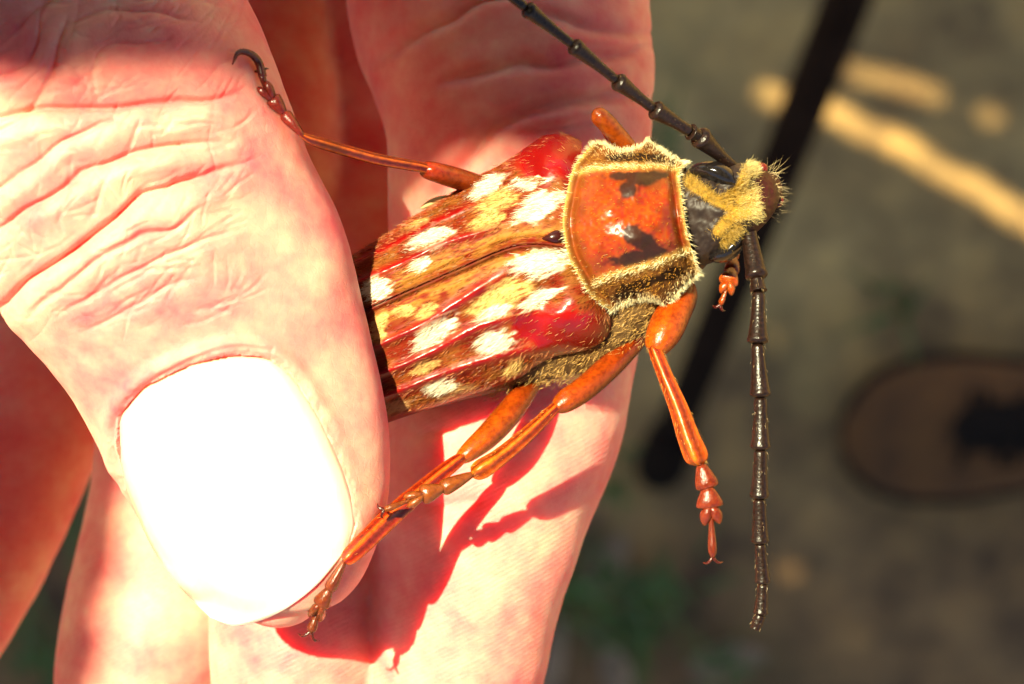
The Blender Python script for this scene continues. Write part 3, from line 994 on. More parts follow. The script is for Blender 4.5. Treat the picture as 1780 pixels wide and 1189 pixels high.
# ---- head
hd_rows = [(1160, 396, -2.0, 74, 2.2), (1190, 386, -1.2, 82, 2.9), (1220, 375, -0.2, 82, 3.3), (1248, 364, 0.3, 76, 3.3), (1272, 352, 0.3, 70, 3.0), (1294, 344, -0.2, 58, 2.6), (1312, 337, -1.0, 42, 2.1), (1327, 331, -1.8, 28, 1.6), (1333, 329, -2.2, 6, 0.4)]
v, f = ptube(hd_rows, 150, 160, 2.3)
x, y = to_px(v)
zz = v[:, 2].copy()
topm = v[:, 2] > -0.5
add = 0.9 * bump_at(x, y, 1292, 300, 22, 20) + 0.9 * bump_at(x, y, 1303, 372, 22, 20) - 0.8 * bump_at(x, y, 1290, 338, 24, 14) - 0.5 * bump_at(x, y, 1262, 352, 30, 10)
v[:, 2] += add * topm
v[:, 2] += ((noise2(x, y, 4.5, 3.3) - 0.5) * 0.28 + (noise2(x, y, 30, 1.3) - 0.5) * 0.5) * topm
n1 = noise2(x, y, 12, 5.5)
col = np.tile([0.020, 0.012, 0.010], (len(v), 1)) * (0.6 + 0.8 * n1)[:, None]
yw = np.zeros(len(v))
for line, w in [([(1200, 318), (1232, 340), (1262, 356), (1290, 372), (1320, 372)], 10), ([(1256, 352), (1286, 330), (1296, 304), (1306, 298)], 11), ([(1250, 402), (1268, 380), (1300, 362), (1330, 350)], 11),
                ([(1290, 345), (1312, 338)], 15), ([(1262, 420), (1280, 400)], 10)]:
    d, _ = seg_dist(x, y, line)
    yw = np.maximum(yw, np.exp(-(d / w) ** 2))
yw = sstep(0.25, 0.7, yw + (n1 - .5) * .35) * topm * sstep(1326, 1308, x)
col += (np.array([0.035, 0.006, 0.004]) - col) * sstep(1298, 1318, x)[:, None]
col += (np.array([0.30, 0.16, 0.018]) - col) * (yw * 0.9)[:, None]
head = mesh_obj('head', v, f, SHELL, beetle, col, np.clip(0.42 - yw, 0.05, 1))
head['label'] = 'black granulated head with golden hair'
pick = RNG.choice(np.where(yw > 0.4)[0], 8000)
b = v[pick] + RNG.normal(0, 0.16, (8000, 3)) * np.array([1, 1, 0.2])
fwd = np.array([0.55, 0.12, 0.0])
cenh = np.array([P(1285, 345, 0)])
o_ = b - cenh
o_[:, 2] = 0
d = fwd + o_ * 0.16 + np.array([0, 0, 0.08]) + RNG.normal(0, 0.32, (8000, 3))
hc = np.array([0.38, 0.23, 0.045]) * RNG.uniform(0.35, 1.3, (8000, 1)) + np.array([0.20, 0.21, 0.12]) * sstep(1270, 1320, x[pick])[:, None]
hv_, hf_, hcol = hairs(b, d, RNG.uniform(0.18, 0.42, 8000), RNG.uniform(0.006, 0.011, 8000), np.clip(hc, 0, .9))
h = mesh_obj('pubescence', hv_, hf_, HAIR, head, hcol, smooth=False)
h['kind'] = 'stuff'
# eyes wrap round the antenna sockets
for rows in ([(1206, 302, 0.6, 10, 0.8), (1226, 299, 1.4, 17, 1.6), (1248, 304, 1.8, 22, 1.9), (1266, 314, 1.8, 18, 1.5), (1280, 322, 1.4, 6, 0.5)],
             [(1240, 440, -0.4, 12, 1.0), (1258, 436, 0.4, 20, 1.7), (1274, 424, 0.9, 19, 1.8), (1284, 410, 1.1, 13, 1.3), (1288, 400, 1.0, 5, 0.4)]):
    v, f = ptube(rows, 40, 28)
    mesh_obj('eye', v, f, BLACK, head)
# jaws, lip and feelers
REDBR = np.array([0.07, 0.008, 0.005])
def small(name, rows, colr, parent=head, n=24, m=14, mat=None):
    v, f = ptube(rows, n, m)
    return mesh_obj(name, v, f, mat or LEGM, parent, np.tile(colr, (len(v), 1)))
small('mandible', [(1312, 316, -1.0, 12, 0.9), (1334, 316, -1.8, 13, 0.9), (1348, 324, -2.4, 8, 0.6), (1352, 332, -2.6, 2, 0.2)], REDBR)
small('mandible', [(1322, 352, -1.0, 12, 0.9), (1340, 352, -1.9, 12, 0.9), (1352, 346, -2.5, 8, 0.6), (1355, 338, -2.7, 2, 0.2)], REDBR)
small('palp', [(1306, 306, -0.6, 6, 0.3), (1318, 299, -0.1, 10, 0.45), (1327, 292, 0.1, 11, 0.5), (1333, 288, 0.1, 4, 0.2)], np.array([0.13, 0.010, 0.005]))
small('palp', [(1326, 354, -1.0, 6, 0.3), (1342, 354, -0.6, 9, 0.4), (1354, 350, -0.4, 9, 0.4), (1362, 347, -0.3, 3, 0.2)], np.array([0.13, 0.012, 0.006]))
small('labrum', [(1316, 326, -0.2, 18, 0.5), (1330, 330, -0.5, 22, 0.5), (1342, 332, -1.0, 14, 0.4), (1346, 333, -1.2, 3, 0.2)], np.array([0.10, 0.02, 0.012]))
nb = 170
b = Parr(RNG.uniform(1306, 1350, nb), RNG.uniform(292, 372, nb), RNG.uniform(-0.8, 0.6, nb))
d = np.stack([RNG.uniform(0.35, 1, nb), RNG.normal(0.05, 0.45, nb) - (np.linspace(0, 0, nb)), RNG.uniform(0.0, 0.6, nb)], -1)
d[:, 1] += b[:, 1] * 0.10 - 1.05
hv_, hf_, hcol = hairs(b, d, RNG.uniform(0.6, 1.5, nb), RNG.uniform(0.012, 0.020, nb), np.tile([0.30, 0.22, 0.11], (nb, 1)))
h = mesh_obj('bristles', hv_, hf_, HAIR, head, hcol, smooth=False)
h['kind'] = 'stuff'

# ---- antennae
def seg_mesh(a, b, w0, w1, neck=0.62, n=22, m=18):
    """one antenna joint from a to b (mm), half widths w0 at the root, w1 at the swollen end"""
    a, b = np.asarray(a), np.asarray(b)
    rows = []
    for t, w in [(0, 0.05), (0.02, neck * w0), (0.07, w0 * .92), (0.3, w0 * .95), (0.62, w0 + (w1 - w0) * .45), (0.84, w1), (0.93, w1 * 1.10), (0.985, w1 * 0.72), (1.0, 0.08)]:
        p = a + (b - a) * t
        rows.append([*p, w, w])
    return tube(rows, n, m)

def bristle_on(a, b, w, n, colr, spread=1.0, ln=(0.25, 0.55)):
    a, b = np.asarray(a), np.asarray(b)
    t = RNG.random(n)[:, None]
    ax = (b - a) / np.linalg.norm(b - a)
    rad = np.cross(ax, RNG.normal(size=(n, 3)))
    rad /= np.linalg.norm(rad, axis=1)[:, None]
    base = a + (b - a) * t + rad * (w * 0.95)
    return hairs(base, rad * spread + ax * 1.2, RNG.uniform(*ln, n), RNG.uniform(0.009, 0.016, n), np.tile(colr, (n, 1)) * RNG.uniform(.6, 1.2, (n, 1)))

def antenna(joints, label):
    pts = [P(*j[:3]) for j in joints]
    root = None
    for k in range(len(pts) - 1):
        z = joints[k][2]
        w0, w1 = joints[k][3] * pxs(z), joints[k][4] * pxs(z)
        a, b = pts[k], pts[k + 1]
        v, f = seg_mesh(a, b + (b - a) * 0.02, w0, w1)
        if root is None:
            o = mesh_obj('antenna', v, f, ANT, beetle)
            root = o
            root['label'] = label
        else:
            o = mesh_obj('antenna_segment', v, f, ANT, root)
        hv_, hf_, hc_ = bristle_on(a, b, (w0 + w1) / 2, 20, np.array([0.22, 0.15, 0.08]), 0.45, (0.12, 0.32))
        if k == 0:
            hr = [hv_], [hf_], [hc_]
        else:
            hr[0].append(hv_), hr[1].append(hf_ + sum(len(q) for q in hr[0][:-1])), hr[2].append(hc_)
    h = mesh_obj('bristles', np.vstack(hr[0]), np.vstack(hr[1]), HAIR, root, np.vstack(hr[2]), smooth=False)
    h['kind'] = 'stuff'
    return root

antenna([(1298, 388, 1.6, 15, 18), (1316, 484, 3.2, 12, 14), (1319, 507, 3.5, 12, 17), (1317, 597, 4.2, 12, 16.5), (1322, 690, 4.4, 12, 16), (1322, 781, 4.3, 12, 15.5), (1320, 866, 4.0, 12, 14.5),
         (1321, 944, 3.6, 10, 12.5), (1326, 1014, 3.2, 10, 12), (1322, 1068, 3.0, 10.5, 8.5), (1312, 1094, 2.9, 1, 1)], 'antenna bending straight down past the front leg')
antenna([(1276, 292, 1.6, 11, 18), (1214, 236, 4.0, 12, 14), (1200, 229, 4.4, 11, 16), (1136, 189, 6.0, 10, 15), (1072, 140, 8.0, 9.5, 14.5), (995, 78, 10.0, 9.5, 14), (914, 14, 12.0, 9.5, 13.5), (838, -48, 14, 9, 13),
         (766, -108, 16, 7, 10), (700, -165, 18, 6.5, 9.5), (640, -216, 19.5, 6, 8)], 'antenna sweeping back over the upper finger')

# ---- legs
ORG = np.array([0.30, 0.050, 0.0018])
RDL = np.array([0.19, 0.012, 0.002])
DKR = np.array([0.085, 0.008, 0.004])

def leg_piece(name, rows, c0, c1, parent, n=44, m=20, flutes=0.0):
    if name == 'tibia':
        flutes, m = 0.10, 40
    v, f = ptube(rows, n, m, 2.0, flutes)
    t = np.r_[np.repeat(np.linspace(0, 1, n), m), 0, 1]
    col = c0 + (c1 - c0) * t[:, None]
    if name == 'tibia':
        rib = np.r_[np.tile(np.cos(np.arange(m) / m * 2 * np.pi * 5), n), 0, 0][:, None]
        col = col * (1 + 0.45 * rib) + np.array([0.10, 0.05, 0.0]) * np.clip(rib, 0, 1)
    px_, py_ = to_px(v)
    col = col * (0.65 + 0.7 * noise2(px_, py_, 14, 3.3))[:, None]
    col = col + (DKR - col) * (0.75 * np.maximum(sstep(0.07, 0.0, t), sstep(0.90, 1.0, t)))[:, None]
    return mesh_obj(name, v, f, LEGM, parent, col)

def leg_hair(rows, n, parent, ln=(0.25, 0.5), colr=np.array([0.55, 0.26, 0.05])):
    pr = [(P(r[0], r[1], r[2]), r[3] * pxs(r[2])) for r in rows]
    V, F, C, o = [], [], [], 0
    for k in range(len(pr) - 1):
        L = np.linalg.norm(pr[k + 1][0] - pr[k][0])
        if L < 0.3:
            continue
        v, f, c = bristle_on(pr[k][0], pr[k + 1][0], 0.5 * (pr[k][1] + pr[k + 1][1]), max(4, int(n * L / 6)), colr, 0.7, ln)
        V.append(v), F.append(f + o), C.append(c)
        o += len(v)
    h = mesh_obj('bristles', np.vstack(V), np.vstack(F), HAIR, parent, np.vstack(C), smooth=False)
    h['kind'] = 'stuff'

def tarsus(pts, widths, c, parent):
    """pts: px py z path of joints; each joint a heart-shaped pad, then the claw joint with two claws"""
    for k in range(len(pts) - 1):
        a, b = np.array(pts[k], float), np.array(pts[k + 1], float)
        w = widths[k]
        d = (b - a)[:2] / (np.linalg.norm((b - a)[:2]) + 1e-9)
        nrm = np.array([-d[1], d[0]])
        if k < len(pts) - 2:
            if k == 2:
                parts = []
                for s in (-1, 1):
                    off = nrm * s * w * 0.45
                    r = [(a[0], a[1], a[2], 2, .12), (a[0] + off[0] * .5 + d[0] * w * .3, a[1] + off[1] * .5 + d[1] * w * .3, a[2] + .1, w * .42, .45),
                         (b[0] + off[0] * 1.05, b[1] + off[1] * 1.05, b[2], w * .55, .5), (b[0] + off[0] * 1.35 + d[0] * w * .5, b[1] + off[1] * 1.35 + d[1] * w * .5, b[2] - .1, w * .34, .35),
                         (b[0] + off[0] * 1.4 + d[0] * w * .8, b[1] + off[1] * 1.4 + d[1] * w * .8, b[2] - .2, 1.5, .1)]
                    parts.append(ptube(r, 16, 12))
                v, f = join(parts)
            else:
                r = [(*a, w * .35, .3), (*(a + (b - a) * .25), w * .62, .5), (*(a + (b - a) * .7), w * .95, .6), (*(a + (b - a) * 1.0), w, .5), (*(a + (b - a) * 1.12), w * .4, .2)]
                v, f = ptube(r, 18, 14)
            mesh_obj('tarsus', v, f, LEGM, parent, np.tile(c, (len(v), 1)))
        else:
            r = [(*a, w * .5, .2), (*(a + (b - a) * .3), w * .6, .25), (*(a + (b - a) * .8), w * .9, .35), (*b, w * .5, .2)]
            v, f = ptube(r, 16, 12)
            mesh_obj('tarsus', v, f, LEGM, parent, np.tile(c * 0.8, (len(v), 1)))
            for s in (-1, 1):
                e = b[:2] + nrm * s * w * 1.3 + d * w * 1.2
                e2 = b[:2] + nrm * s * w * 2.0 + d * w * 1.0
                r = [(*b, 3.2, .13), (*(b[:2] + nrm * s * w * .7 + d * w * .9), b[2], 2.6, .11), (*e, b[2] - .1, 2.0, .08), (*e2, b[2] - .4, .6, .03)]
                v, f = ptube(r, 14, 10)
                mesh_obj('claw', v, f, LEGM, parent, np.tile(DKR * 0.6, (len(v), 1)))

# front leg on the near side
fem = [(1180, 486, -3.6, 20, 1.0), (1188, 512, -2.6, 24, 1.3), (1172, 542, -0.8, 30, 1.5), (1156, 574, 0.6, 31, 1.5), (1142, 602, 1.4, 22, 1.1), (1136, 616, 1.6, 5, 0.3)]
leg = leg_piece('leg', fem, RDL, ORG * np.array([1.25, 1.35, 1]), beetle)
leg['label'] = 'bright orange front leg stretched out below the shield'
tib = [(1134, 602, 1.7, 7, 0.4), (1140, 612, 1.8, 11, 0.55), (1158, 656, 2.3, 13, 0.65), (1180, 708, 2.6, 16, 0.75), (1198, 760, 2.8, 19, 0.85), (1212, 794, 2.8, 20, 0.9), (1216, 806, 2.8, 10, 0.5), (1217, 809, 2.8, 2, 0.1)]
leg_piece('tibia', tib, RDL * 1.2, ORG, leg, 50)
leg_hair(fem[1:], 160, leg, (0.15, 0.35))
leg_hair(tib, 260, leg, (0.15, 0.35))
tarsus([(1218, 806, 2.7), (1230, 846, 2.8), (1234, 880, 2.7), (1236, 896, 2.6), (1239, 968, 2.2)], [20, 23, 20, 9], np.array([0.14, 0.018, 0.005]), leg)
# middle leg on the near side
fem = [(1128, 552, -4.5, 16, 0.9), (1108, 584, -3.4, 20, 1.1), (1066, 630, -2.0, 22, 1.2), (1020, 672, -0.4, 22, 1.2), (988, 694, 0.6, 21, 1.1), (970, 706, 1.0, 15, 0.8), (962, 710, 1.0, 4, 0.3)]
leg = leg_piece('leg', fem, RDL * 0.6, ORG, beetle)
leg['label'] = 'long middle leg reaching back across the finger'
tib = [(970, 704, 1.2, 8, 0.4), (956, 718, 1.5, 10, 0.5), (914, 758, 2.2, 13, 0.6), (868, 796, 2.8, 15, 0.7), (838, 816, 3.2, 17, 0.75), (824, 823, 3.3, 12, 0.5), (819, 825, 3.3, 2, 0.1)]
leg_piece('tibia', tib, RDL, ORG * np.array([1.1, 1.2, 1]), leg, 50)
leg_hair(tib, 220, leg, (0.15, 0.35))
leg_hair(fem[1:], 40, leg)
tarsus([(822, 824, 3.4), (772, 848, 4.2), (735, 860, 4.6), (716, 868, 4.8), (668, 886, 5.2)], [14, 17, 14, 7], np.array([0.17, 0.040, 0.005]), leg)
# hind leg on the near side
fem = [(930, 654, -5.0, 16, 0.9), (916, 676, -4.0, 20, 1.1), (888, 714, -2.6, 23, 1.3), (852, 754, -1.2, 22, 1.3), (820, 782, -0.2, 18, 1.0), (802, 796, 0.2, 12, 0.7), (796, 801, 0.3, 3, 0.2)]
leg = leg_piece('leg', fem, RDL * 0.7, ORG * np.array([1.25, 1.5, 1]), beetle)
leg['label'] = 'hind leg with orange thigh lying along the thumb tip'
tib = [(806, 794, 0.4, 8, 0.4), (790, 806, 0.8, 12, 0.6), (750, 838, 1.6, 14, 0.7), (690, 890, 2.8, 17, 0.7), (640, 938, 3.6, 17, 0.7), (606, 970, 4.0, 14, 0.6), (597, 978, 4.0, 3, 0.2)]
tib = [(q[0], q[1], max(q[2], on_hand(q[0], q[1], -50) + 0.9), q[3], q[4]) for q in tib]
leg_piece('tibia', tib, RDL * 1.1, RDL * 1.5, leg, 50)
leg_hair(fem[2:], 160, leg, (0.15, 0.35))
leg_hair(tib, 60, leg, (0.15, 0.35))
tarsus([(q[0], q[1], max(q[2], on_hand(q[0], q[1], -50) + 0.7)) for q in [(600, 974, 4.1), (574, 1022, 4.0), (558, 1050, 3.8), (552, 1064, 3.7), (540, 1098, 3.4)]], [11, 15, 16, 10], np.array([0.13, 0.022, 0.004]), leg)
# front leg on the far side: thigh beside the shield, shin folded under, foot below the head
fem = [(1112, 292, -3.6, 20, 1.0), (1090, 258, -2.2, 18, 1.0), (1068, 230, -0.8, 17, 0.95), (1048, 208, 0.2, 17, 0.9), (1036, 198, 0.4, 14, 0.75), (1030, 194, 0.4, 4, 0.3)]
leg = leg_piece('leg', fem, ORG, ORG * 0.85, beetle)
leg['label'] = 'far front leg, its orange thigh ending beside the upper finger'
tib = [(1038, 204, -0.9, 7, 0.4), (1070, 246, -2.6, 10, 0.5), (1150, 330, -5.6, 13, 0.6), (1230, 408, -6.2, 16, 0.7), (1268, 440, -5.0, 17, 0.7), (1273, 446, -4.6, 3, 0.2)]
leg_piece('tibia', tib, RDL, ORG, leg, 40)
leg_hair(fem, 50, leg)
tarsus([(1274, 446, -4.5), (1272, 470, -2.6), (1266, 490, -1.6), (1264, 500, -1.4), (1252, 530, -1.6)], [13, 17, 14, 6], np.array([0.26, 0.045, 0.003]), leg)
# hind leg on the far side, its foot hooked over the thumb
fem = [(872, 338, -4.0, 16, 1.0), (840, 326, -3.0, 19, 1.1), (800, 312, -1.4, 19, 1.1), (766, 302, 0.0, 18, 1.0), (742, 295, 0.8, 15, 0.85), (734, 293, 1.0, 4, 0.3)]
leg = leg_piece('leg', fem, ORG * 0.6, RDL * 1.1, beetle)
leg['label'] = 'thin dark red hind leg hooked over the thumb edge'
ze = on_hand(522, 226, 4.0)
tib = [(744, 294, 1.0, 8, 0.4), (726, 290, 1.4, 9, 0.45), (660, 278, 3.2, 9.5, 0.45), (600, 262, 5.0, 9.5, 0.45), (548, 246, 7.2, 9, 0.42), (526, 236, max(8.0, ze + .6), 5, 0.25), (522, 233, max(8.0, ze + .6), 1.5, 0.1)]
leg_piece('tibia', tib, RDL * 0.8, RDL * 0.8, leg, 50)
def sk(px, py, h=0.55):
    return (px, py, max(on_hand(px, py, 5.0) + h, 8.0))
tarsus([sk(527, 237), sk(496, 200), sk(474, 172), sk(462, 156), sk(455, 130, .7)], [11, 14, 14, 7], np.array([0.12, 0.009, 0.005]), leg)
cl_ = [sk(457, 134, .7), sk(448, 106, .8), sk(432, 92, .9), sk(414, 92, .7), sk(404, 112, .4)]
v, f = ptube([(*cl_[0], 7.5, .35), (*cl_[1], 7, .33), (*cl_[2], 6, .28), (*cl_[3], 4.5, .2), (*cl_[4], 1.2, .06)], 30, 12)
mesh_obj('claw', v, f, LEGM, leg, np.tile(np.array([0.10, 0.008, 0.005]), (len(v), 1)))
# middle leg on the far side, folded under the body
fem = [(1010, 330, -5.0, 15, 0.8), (985, 345, -6.0, 17, 0.9), (940, 370, -7.0, 16, 0.9), (905, 392, -7.2, 6, 0.4)]
leg = leg_piece('leg', fem, RDL * 0.6, RDL, beetle)
leg_piece('tibia', [(910, 390, -7.0, 6, .3), (950, 420, -7.2, 9, .4), (1000, 452, -7.4, 10, .4), (1010, 458, -7.4, 2, .1)], RDL, RDL, leg, 24)

# ------------------------------------------------------------------ things on the ground
# slanting black pole with a rubber foot
PL = plain('pole_black', (0.014, 0.008, 0.005), 0.95, 0.05, 0.2, bdist=1.0)
PL.node_tree.nodes['Principled BSDF'].inputs['Specular IOR Level'].default_value = 0.08
foot = G(1142, 822, 0)
topp = P(1508, -90, GROUND + 470)
dirp = (topp - foot) / np.linalg.norm(topp - foot)
pole_root = bpy.data.objects.new('pole', None)
COL.objects.link(pole_root)
pole_root.location = (foot * MM).tolist()
bpy.context.view_layer.update()
tag(pole_root, 'black slanting pole standing on the brown ground behind the beetle', 'pole')
far = foot + dirp * 1250
rows = [[*(foot + dirp * t), w, w] for t, w in [(30, 11.5), (31, 12.5), (500, 12.8), (1000, 12.8), (1250, 12.8)]]
v, f = tube(rows, 20, 24)
mesh_obj('shaft', v, f, PL, pole_root)
rows = [[*(foot + dirp * t + np.array([0, 0, 9])), w, w] for t, w in [(0, 4), (2, 15), (16, 18), (44, 17), (60, 15), (63, 12)]]
v, f = tube(rows, 20, 24)
v[:, 2] = np.maximum(v[:, 2], foot[2] - 1)
mesh_obj('rubber_foot', v, f, PL, pole_root)

# brown leather shoe
LEATHER = plain('shoe_leather', (0.11, 0.040, 0.006), 0.9, 0.04, 0.15, bdist=0.6, var=0.35)
SOLE = plain('shoe_sole', (0.013, 0.008, 0.005), 0.95, 0.1, 0.2)
SOLE.node_tree.nodes['Principled BSDF'].inputs['Specular IOR Level'].default_value = 0.15
shoe_o = G(1900, 760, 0)
shoe = bpy.data.objects.new('shoe', None)
COL.objects.link(shoe)
shoe.location = (shoe_o * MM).tolist()
bpy.context.view_layer.update()
tag(shoe, 'brown leather shoe with black tongue and laces on the ground', 'shoe')
mmpx = pxs(GROUND)
x0 = G(1458, 758)[0]
yc = G(1458, 758)[1]
zg = shoe_o[2]
st = [(0, 6), (8, 26), (24, 40), (50, 49), (85, 51), (130, 45), (180, 38), (230, 37), (262, 32), (280, 20), (286, 6)]
sl = np.array([[s, w] for s, w in st], float)
S = np.linspace(0, 286, 60)
Wd = np.interp(S, sl[:, 0], sl[:, 1])
off = 8 * np.sin(S / 286 * np.pi)
def shoe_loft(widths, heights, zbase, name, mat, parent, a0=0.0, a1=math.pi, m=28, pw=2.4, s=S, o=off):
    th = np.linspace(a0, a1, m)
    c, sn = np.cos(th), np.sin(th)
    c = np.sign(c) * np.abs(c) ** (2 / pw)
    sn = np.abs(sn) ** (2 / pw)
    v = np.stack([np.repeat((x0 + s)[:, None], m, 1), yc + o[:, None] + widths[:, None] * c[None], zbase + heights[:, None] * sn[None]], -1)
    return mesh_obj(name, v.reshape(-1, 3), grid_faces(len(s), m), mat, parent)
sole = shoe_loft(Wd + 4, np.full(60, 20.0) * np.clip((S + 1) / 8, 0.1, 1), zg - 1, 'sole', SOLE, shoe, pw=8.0)
Hh = np.interp(S, [0, 12, 40, 80, 130, 170, 200, 286], [8, 26, 40, 52, 72, 88, 92, 86])
upper = shoe_loft(np.maximum(Wd - 2, 2), Hh, zg + 12, 'upper', LEATHER, shoe)
# tongue, laces and the opening
i = (S > 66) & (S < 170)
tongue = shoe_loft(np.interp(S[i], [66, 80, 170], [4, 17, 21]), Hh[i] * 0.06 + 6, zg + 12 + 0, 'tongue', SOLE, shoe, s=S[i], o=off[i] + 2)
me = tongue.data
co = np.zeros(len(me.vertices) * 3)
me.vertices.foreach_get('co', co)
co = co.reshape(-1, 3)
co[:, 2] += np.interp(co[:, 0] / MM - x0, S, Hh) * 0.955 * MM
me.vertices.foreach_set('co', co.ravel())
for q in range(5):
    s = 78 + q * 17
    hh = np.interp(s, S, Hh)
    rows = [[x0 + s + t * 5 * (-1) ** q, yc + 8 + 26 * t, zg + 12 + hh * (1.045 - 0.10 * abs(t) ** 2) + 3, 3, 2] for t in np.linspace(-1, 1, 7)]
    v, f = tube(rows, 16, 10)
    mesh_obj('lace', v, f, SOLE, shoe)
v, f = tube([[x0 + 150 + 20 * math.cos(a), yc + 26 + 24 * math.sin(a), zg + 100 + 4 * math.sin(2 * a), 4, 3] for a in np.linspace(0, 5.6, 16)], 40, 10)
mesh_obj('lace', v, f, SOLE, shoe)
th = np.linspace(0, 2 * np.pi, 28, endpoint=False)
rows = [[x0 + 215, yc + 6, zg + 98 - 0.1, 0, 0]]
v, f = tube([[x0 + 172, yc + 6, zg + 92, 6, 5], [x0 + 185, yc + 6, zg + 96, 22, 7], [x0 + 225, yc + 5, zg + 94, 26, 7], [x0 + 260, yc + 4, zg + 92, 18, 6], [x0 + 270, yc + 4, zg + 90, 4, 3]], 30, 20)
mesh_obj('padded_collar', v, f, SOLE, shoe)

# grass blades at the edge of the bed
GRASS = plain('grass_green', (0.065, 0.105, 0.006), 0.5, 0.05, var=0.4)
V, F, o = [], [], 0
tufts = [(1100, 1070, 24), (1060, 1020, 14), (985, 1010, 18), (1000, 1060, 12), (1165, 1010, 10), (1250, 1165, 16), (1130, 1110, 10), (60, 1120, 12), (130, 900, 10), (95, 1170, 12), (1560, 530, 8), (1080, 820, 8), (30, 1060, 8), (1140, 250, 14)]
for tx, ty, nbl in tufts:
    for q in range(nbl):
        p = G(tx + RNG.normal(0, 20), ty + RNG.normal(0, 20), 0)
        an = RNG.uniform(0, 2 * np.pi)
        L = RNG.uniform(18, 50)
        dx, dy = math.cos(an), math.sin(an)
        w = RNG.uniform(1.5, 3.0)
        pts = []
        for t in (0, .4, .75, 1.0):
            c = p + np.array([dx * L * t, dy * L * t, L * .5 * math.sin(t * 2.2) - 1.0 * (t == 0)])
            ww = w * (1 - t) + .1
            pts += [c + np.array([-dy * ww, dx * ww, 0]), c + np.array([dy * ww, -dx * ww, 0])]
        V.append(np.array(pts))
        F += [[o, o + 1, o + 3, o + 2], [o + 2, o + 3, o + 5, o + 4], [o + 4, o + 5, o + 7, o + 6]]
        o += 8
g = mesh_obj('grass', np.vstack(V), F, GRASS)
g['kind'] = 'stuff'
g['label'] = 'sparse green grass blades on the earth'

# fallen dry leaves
DRY = plain('dry_leaf', (0.26, 0.15, 0.07), 0.7, 0.08, 0.3, bdist=1.0, var=0.3)
def leaf_mesh(p, an, L, W, curl=4.0):
    nu_, nv2 = 12, 7
    u = np.linspace(0, 1, nu_)[:, None]
    w = np.linspace(-1, 1, nv2)[None]
    wd = W * np.sin(np.pi * u ** 0.8) ** 0.8 + 0.3
    lx = (u - .5) * L + 0 * w
    ly = wd * w
    lz = curl * (w ** 2) * np.sin(np.pi * u) + curl * .5 * (u - .5) ** 2 * 4 + 1.5
    c, s = math.cos(an), math.sin(an)
    v = np.stack([p[0] + lx * c - ly * s, p[1] + lx * s + ly * c, p[2] + lz], -1).reshape(-1, 3)
    v2 = v + np.array([0, 0, -0.5])
    F = grid_faces(nu_, nv2)
    return np.vstack([v, v2]), np.vstack([F, F[:, ::-1] + nu_ * nv2])
for px, py, an, L, W, lb in [(1055, 985, 1.1, 55, 14, 'curled dry leaf below the orange front leg, beside the grass'), (1265, 1150, 0.2, 60, 15, 'tan dry leaf lying among grass blades'),
                             (1070, 1165, 1.9, 46, 12, 'reddish dry leaf close to the fingertip'), (958, 1150, 1.3, 70, 10, 'narrow pale leaf half hidden by the index finger')]:
    v, f = leaf_mesh(G(px, py, 0), an, L, W)
    tag(mesh_obj('dry_leaf', v, f, DRY), lb, 'leaf')

# ------------------------------------------------------------------ unseen leafy branch, added between sun and ground to cast shade
SHADE_LEAF = plain('shade_leaf', (0.06, 0.12, 0.025), 0.5, 0.03, var=0.3)
sh = np.array([SUN.x / SUN.z, SUN.y / SUN.z])
lit = [P(*q, 0)[:2] for q in [(-60, 300), (200, 345), (430, 330), (560, 265), (690, 238), (1000, 222), (1260, 215), (1500, 190), (2600, 150), (2600, 4000), (-60, 4000)]]  # sun zone on the hand, kept free of the added leaves
streaks = [([(1330, 165), (1400, 182), (1455, 192), (1490, 222), (1560, 244), (1610, 284), (1650, 302), (1700, 326), (1740, 352), (1800, 398)], 6), ([(1720, 340), (1800, 395), (1900, 470)], 8), ([(1470, 122), (1560, 142), (1630, 165)], 4), ([(1712, 198), (1732, 204)], 3),
           ([(1345, 985), (1400, 1000), (1430, 1024)], 2), ([(1520, 1062), (1536, 1072)], 3)]  # gaps shaped in the leaf cover to let sun streaks onto the ground
def lit_blocked(v):
    a = v[:, :2] - v[:, 2:3] * sh
    bad = in_poly(a[:, 0], a[:, 1], lit)
    g_ = v[:, :2] - (v[:, 2:3] - GROUND) * sh
    k_ = 25 * CAM_Z / (CAM_Z - GROUND)
    gx_, gy_ = 890 + g_[:, 0] * k_, 594.5 - g_[:, 1] * k_
    for L, w in streaks:
        d, _ = seg_dist(gx_, gy_, L)
        bad |= d < w
    return bad
branch = bpy.data.objects.new('added_shade_branch', None)  # out of view; added only for the shade it casts
COL.objects.link(branch)
branch.location = (-1.8, 0.76, 0.69)
bpy.context.view_layer.update()
tag(branch, 'unseen leafy branch added overhead to shade the ground and upper hand', 'added shade cover')
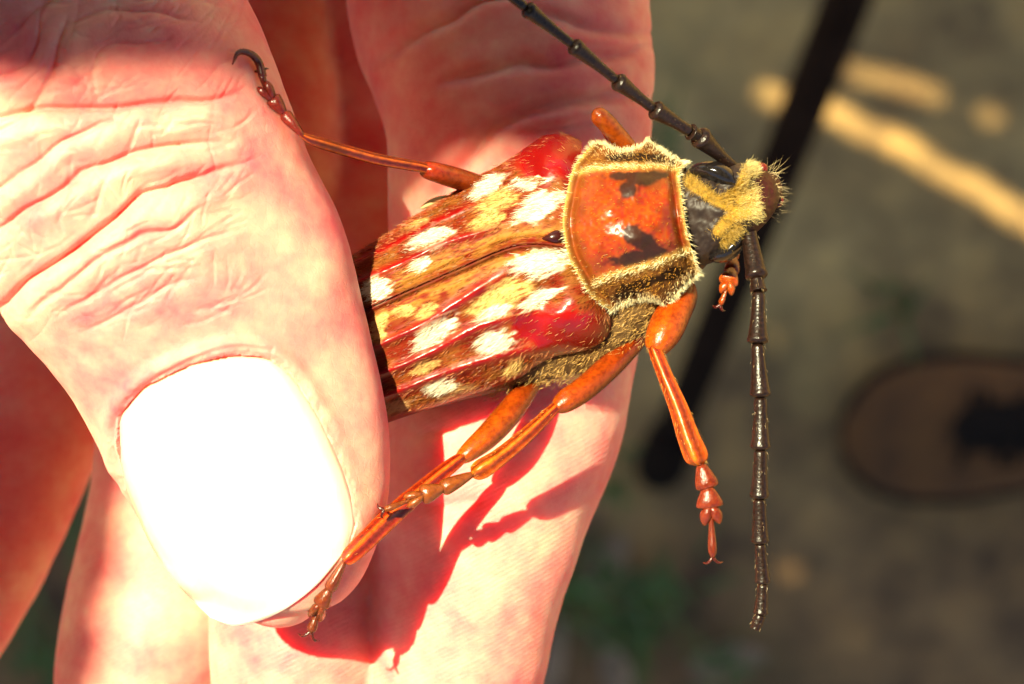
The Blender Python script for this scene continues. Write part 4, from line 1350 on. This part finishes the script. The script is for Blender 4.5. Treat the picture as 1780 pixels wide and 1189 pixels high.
def leaf_batch(N, x0, x1, y0, y1, l0, l1, zlo, zhi):
    zc = RNG.uniform(zlo, zhi, N)
    ce = np.stack([RNG.uniform(x0, x1, N) + zc * sh[0], RNG.uniform(y0, y1, N) + zc * sh[1], zc], -1)
    an = RNG.uniform(0, 2 * np.pi, N)
    ll = RNG.uniform(l0, l1, N)
    lu = np.stack([np.cos(an), np.sin(an), RNG.normal(0, .25, N)], -1) * (ll * .5)[:, None]
    lw = np.stack([-np.sin(an), np.cos(an), RNG.normal(0, .25, N)], -1) * (ll * RNG.uniform(.19, .26, N))[:, None]
    shape = [(-1, 0), (-.55, .75), (0, 1), (.55, .7), (1, 0), (.55, -.7), (0, -1), (-.55, -.75)]
    q = np.stack([ce + lu * a_ + lw * b_ for a_, b_ in shape], 1)
    c_ = ce[:, None]
    test = np.concatenate([c_ + (q - c_) * k_ for k_ in (1.0, 0.85, 0.7, 0.55, 0.4, 0.2)] + [c_, (q + np.roll(q, 1, 1)) * .5], 1)
    return q[~lit_blocked(test.reshape(-1, 3)).reshape(N, -1).any(1)]
gk = pxs(GROUND)
def gspan(px0, px1, py0, py1):                   # a piece of ground, carried up to the insect's level along the sun
    a, b = P(px0, py1, GROUND), P(px1, py0, GROUND)
    o_ = -GROUND * sh
    return a[0] + o_[0], b[0] + o_[0], a[1] + o_[1], b[1] + o_[1]
wide = leaf_batch(5600, *gspan(-1600, 3800, -1300, 3000), 70, 120, 400, 700)  # extra leaves added to cut light bouncing off the ground
wc = wide.mean(1)
wg = wc[:, :2] - (wc[:, 2:3] - GROUND) * sh
wk = 25 * CAM_Z / (CAM_Z - GROUND)
wx_, wy_ = 890 + wg[:, 0] * wk, 594.5 - wg[:, 1] * wk
wide = wide[~((wx_ > -150) & (wx_ < 1930) & (wy_ > -150) & (wy_ < 1340))]
lp = np.concatenate([
    wide,
    leaf_batch(7000, *gspan(-120, 1900, -120, 1300), 34, 58, 380, 640),
    leaf_batch(5000, *gspan(1230, 1820, 40, 460), 13, 20, 420, 520),
    leaf_batch(2500, *gspan(1240, 1640, 900, 1150), 13, 20, 420, 520),
    leaf_batch(1300, -230, 150, -160, 260, 30, 50, 400, 560),
    leaf_batch(9000, -75, 75, -60, 65, 10, 18, 400, 470)])
F = np.arange(len(lp) * 8).reshape(-1, 8).tolist()
V = [lp.reshape(-1, 3)]
lv = mesh_obj('leaves', np.vstack(V), F, SHADE_LEAF, branch, smooth=False)  # foliage of the added shade cover
lv['kind'] = 'stuff'
BARK = plain('bark', (0.09, 0.06, 0.04), 0.9, 0.05, 0.5, bdist=3.0)
rows = [[-2300, 800, 760, 26, 26], [-1800, 760, 690, 22, 22], [-1300, 700, 670, 17, 17], [-800, 600, 650, 12, 12], [-450, 400, 640, 7, 7], [-280, 260, 620, 3, 3]]
v, f = tube(rows, 40, 14)
mesh_obj('shade_limb', v, f, BARK, branch)
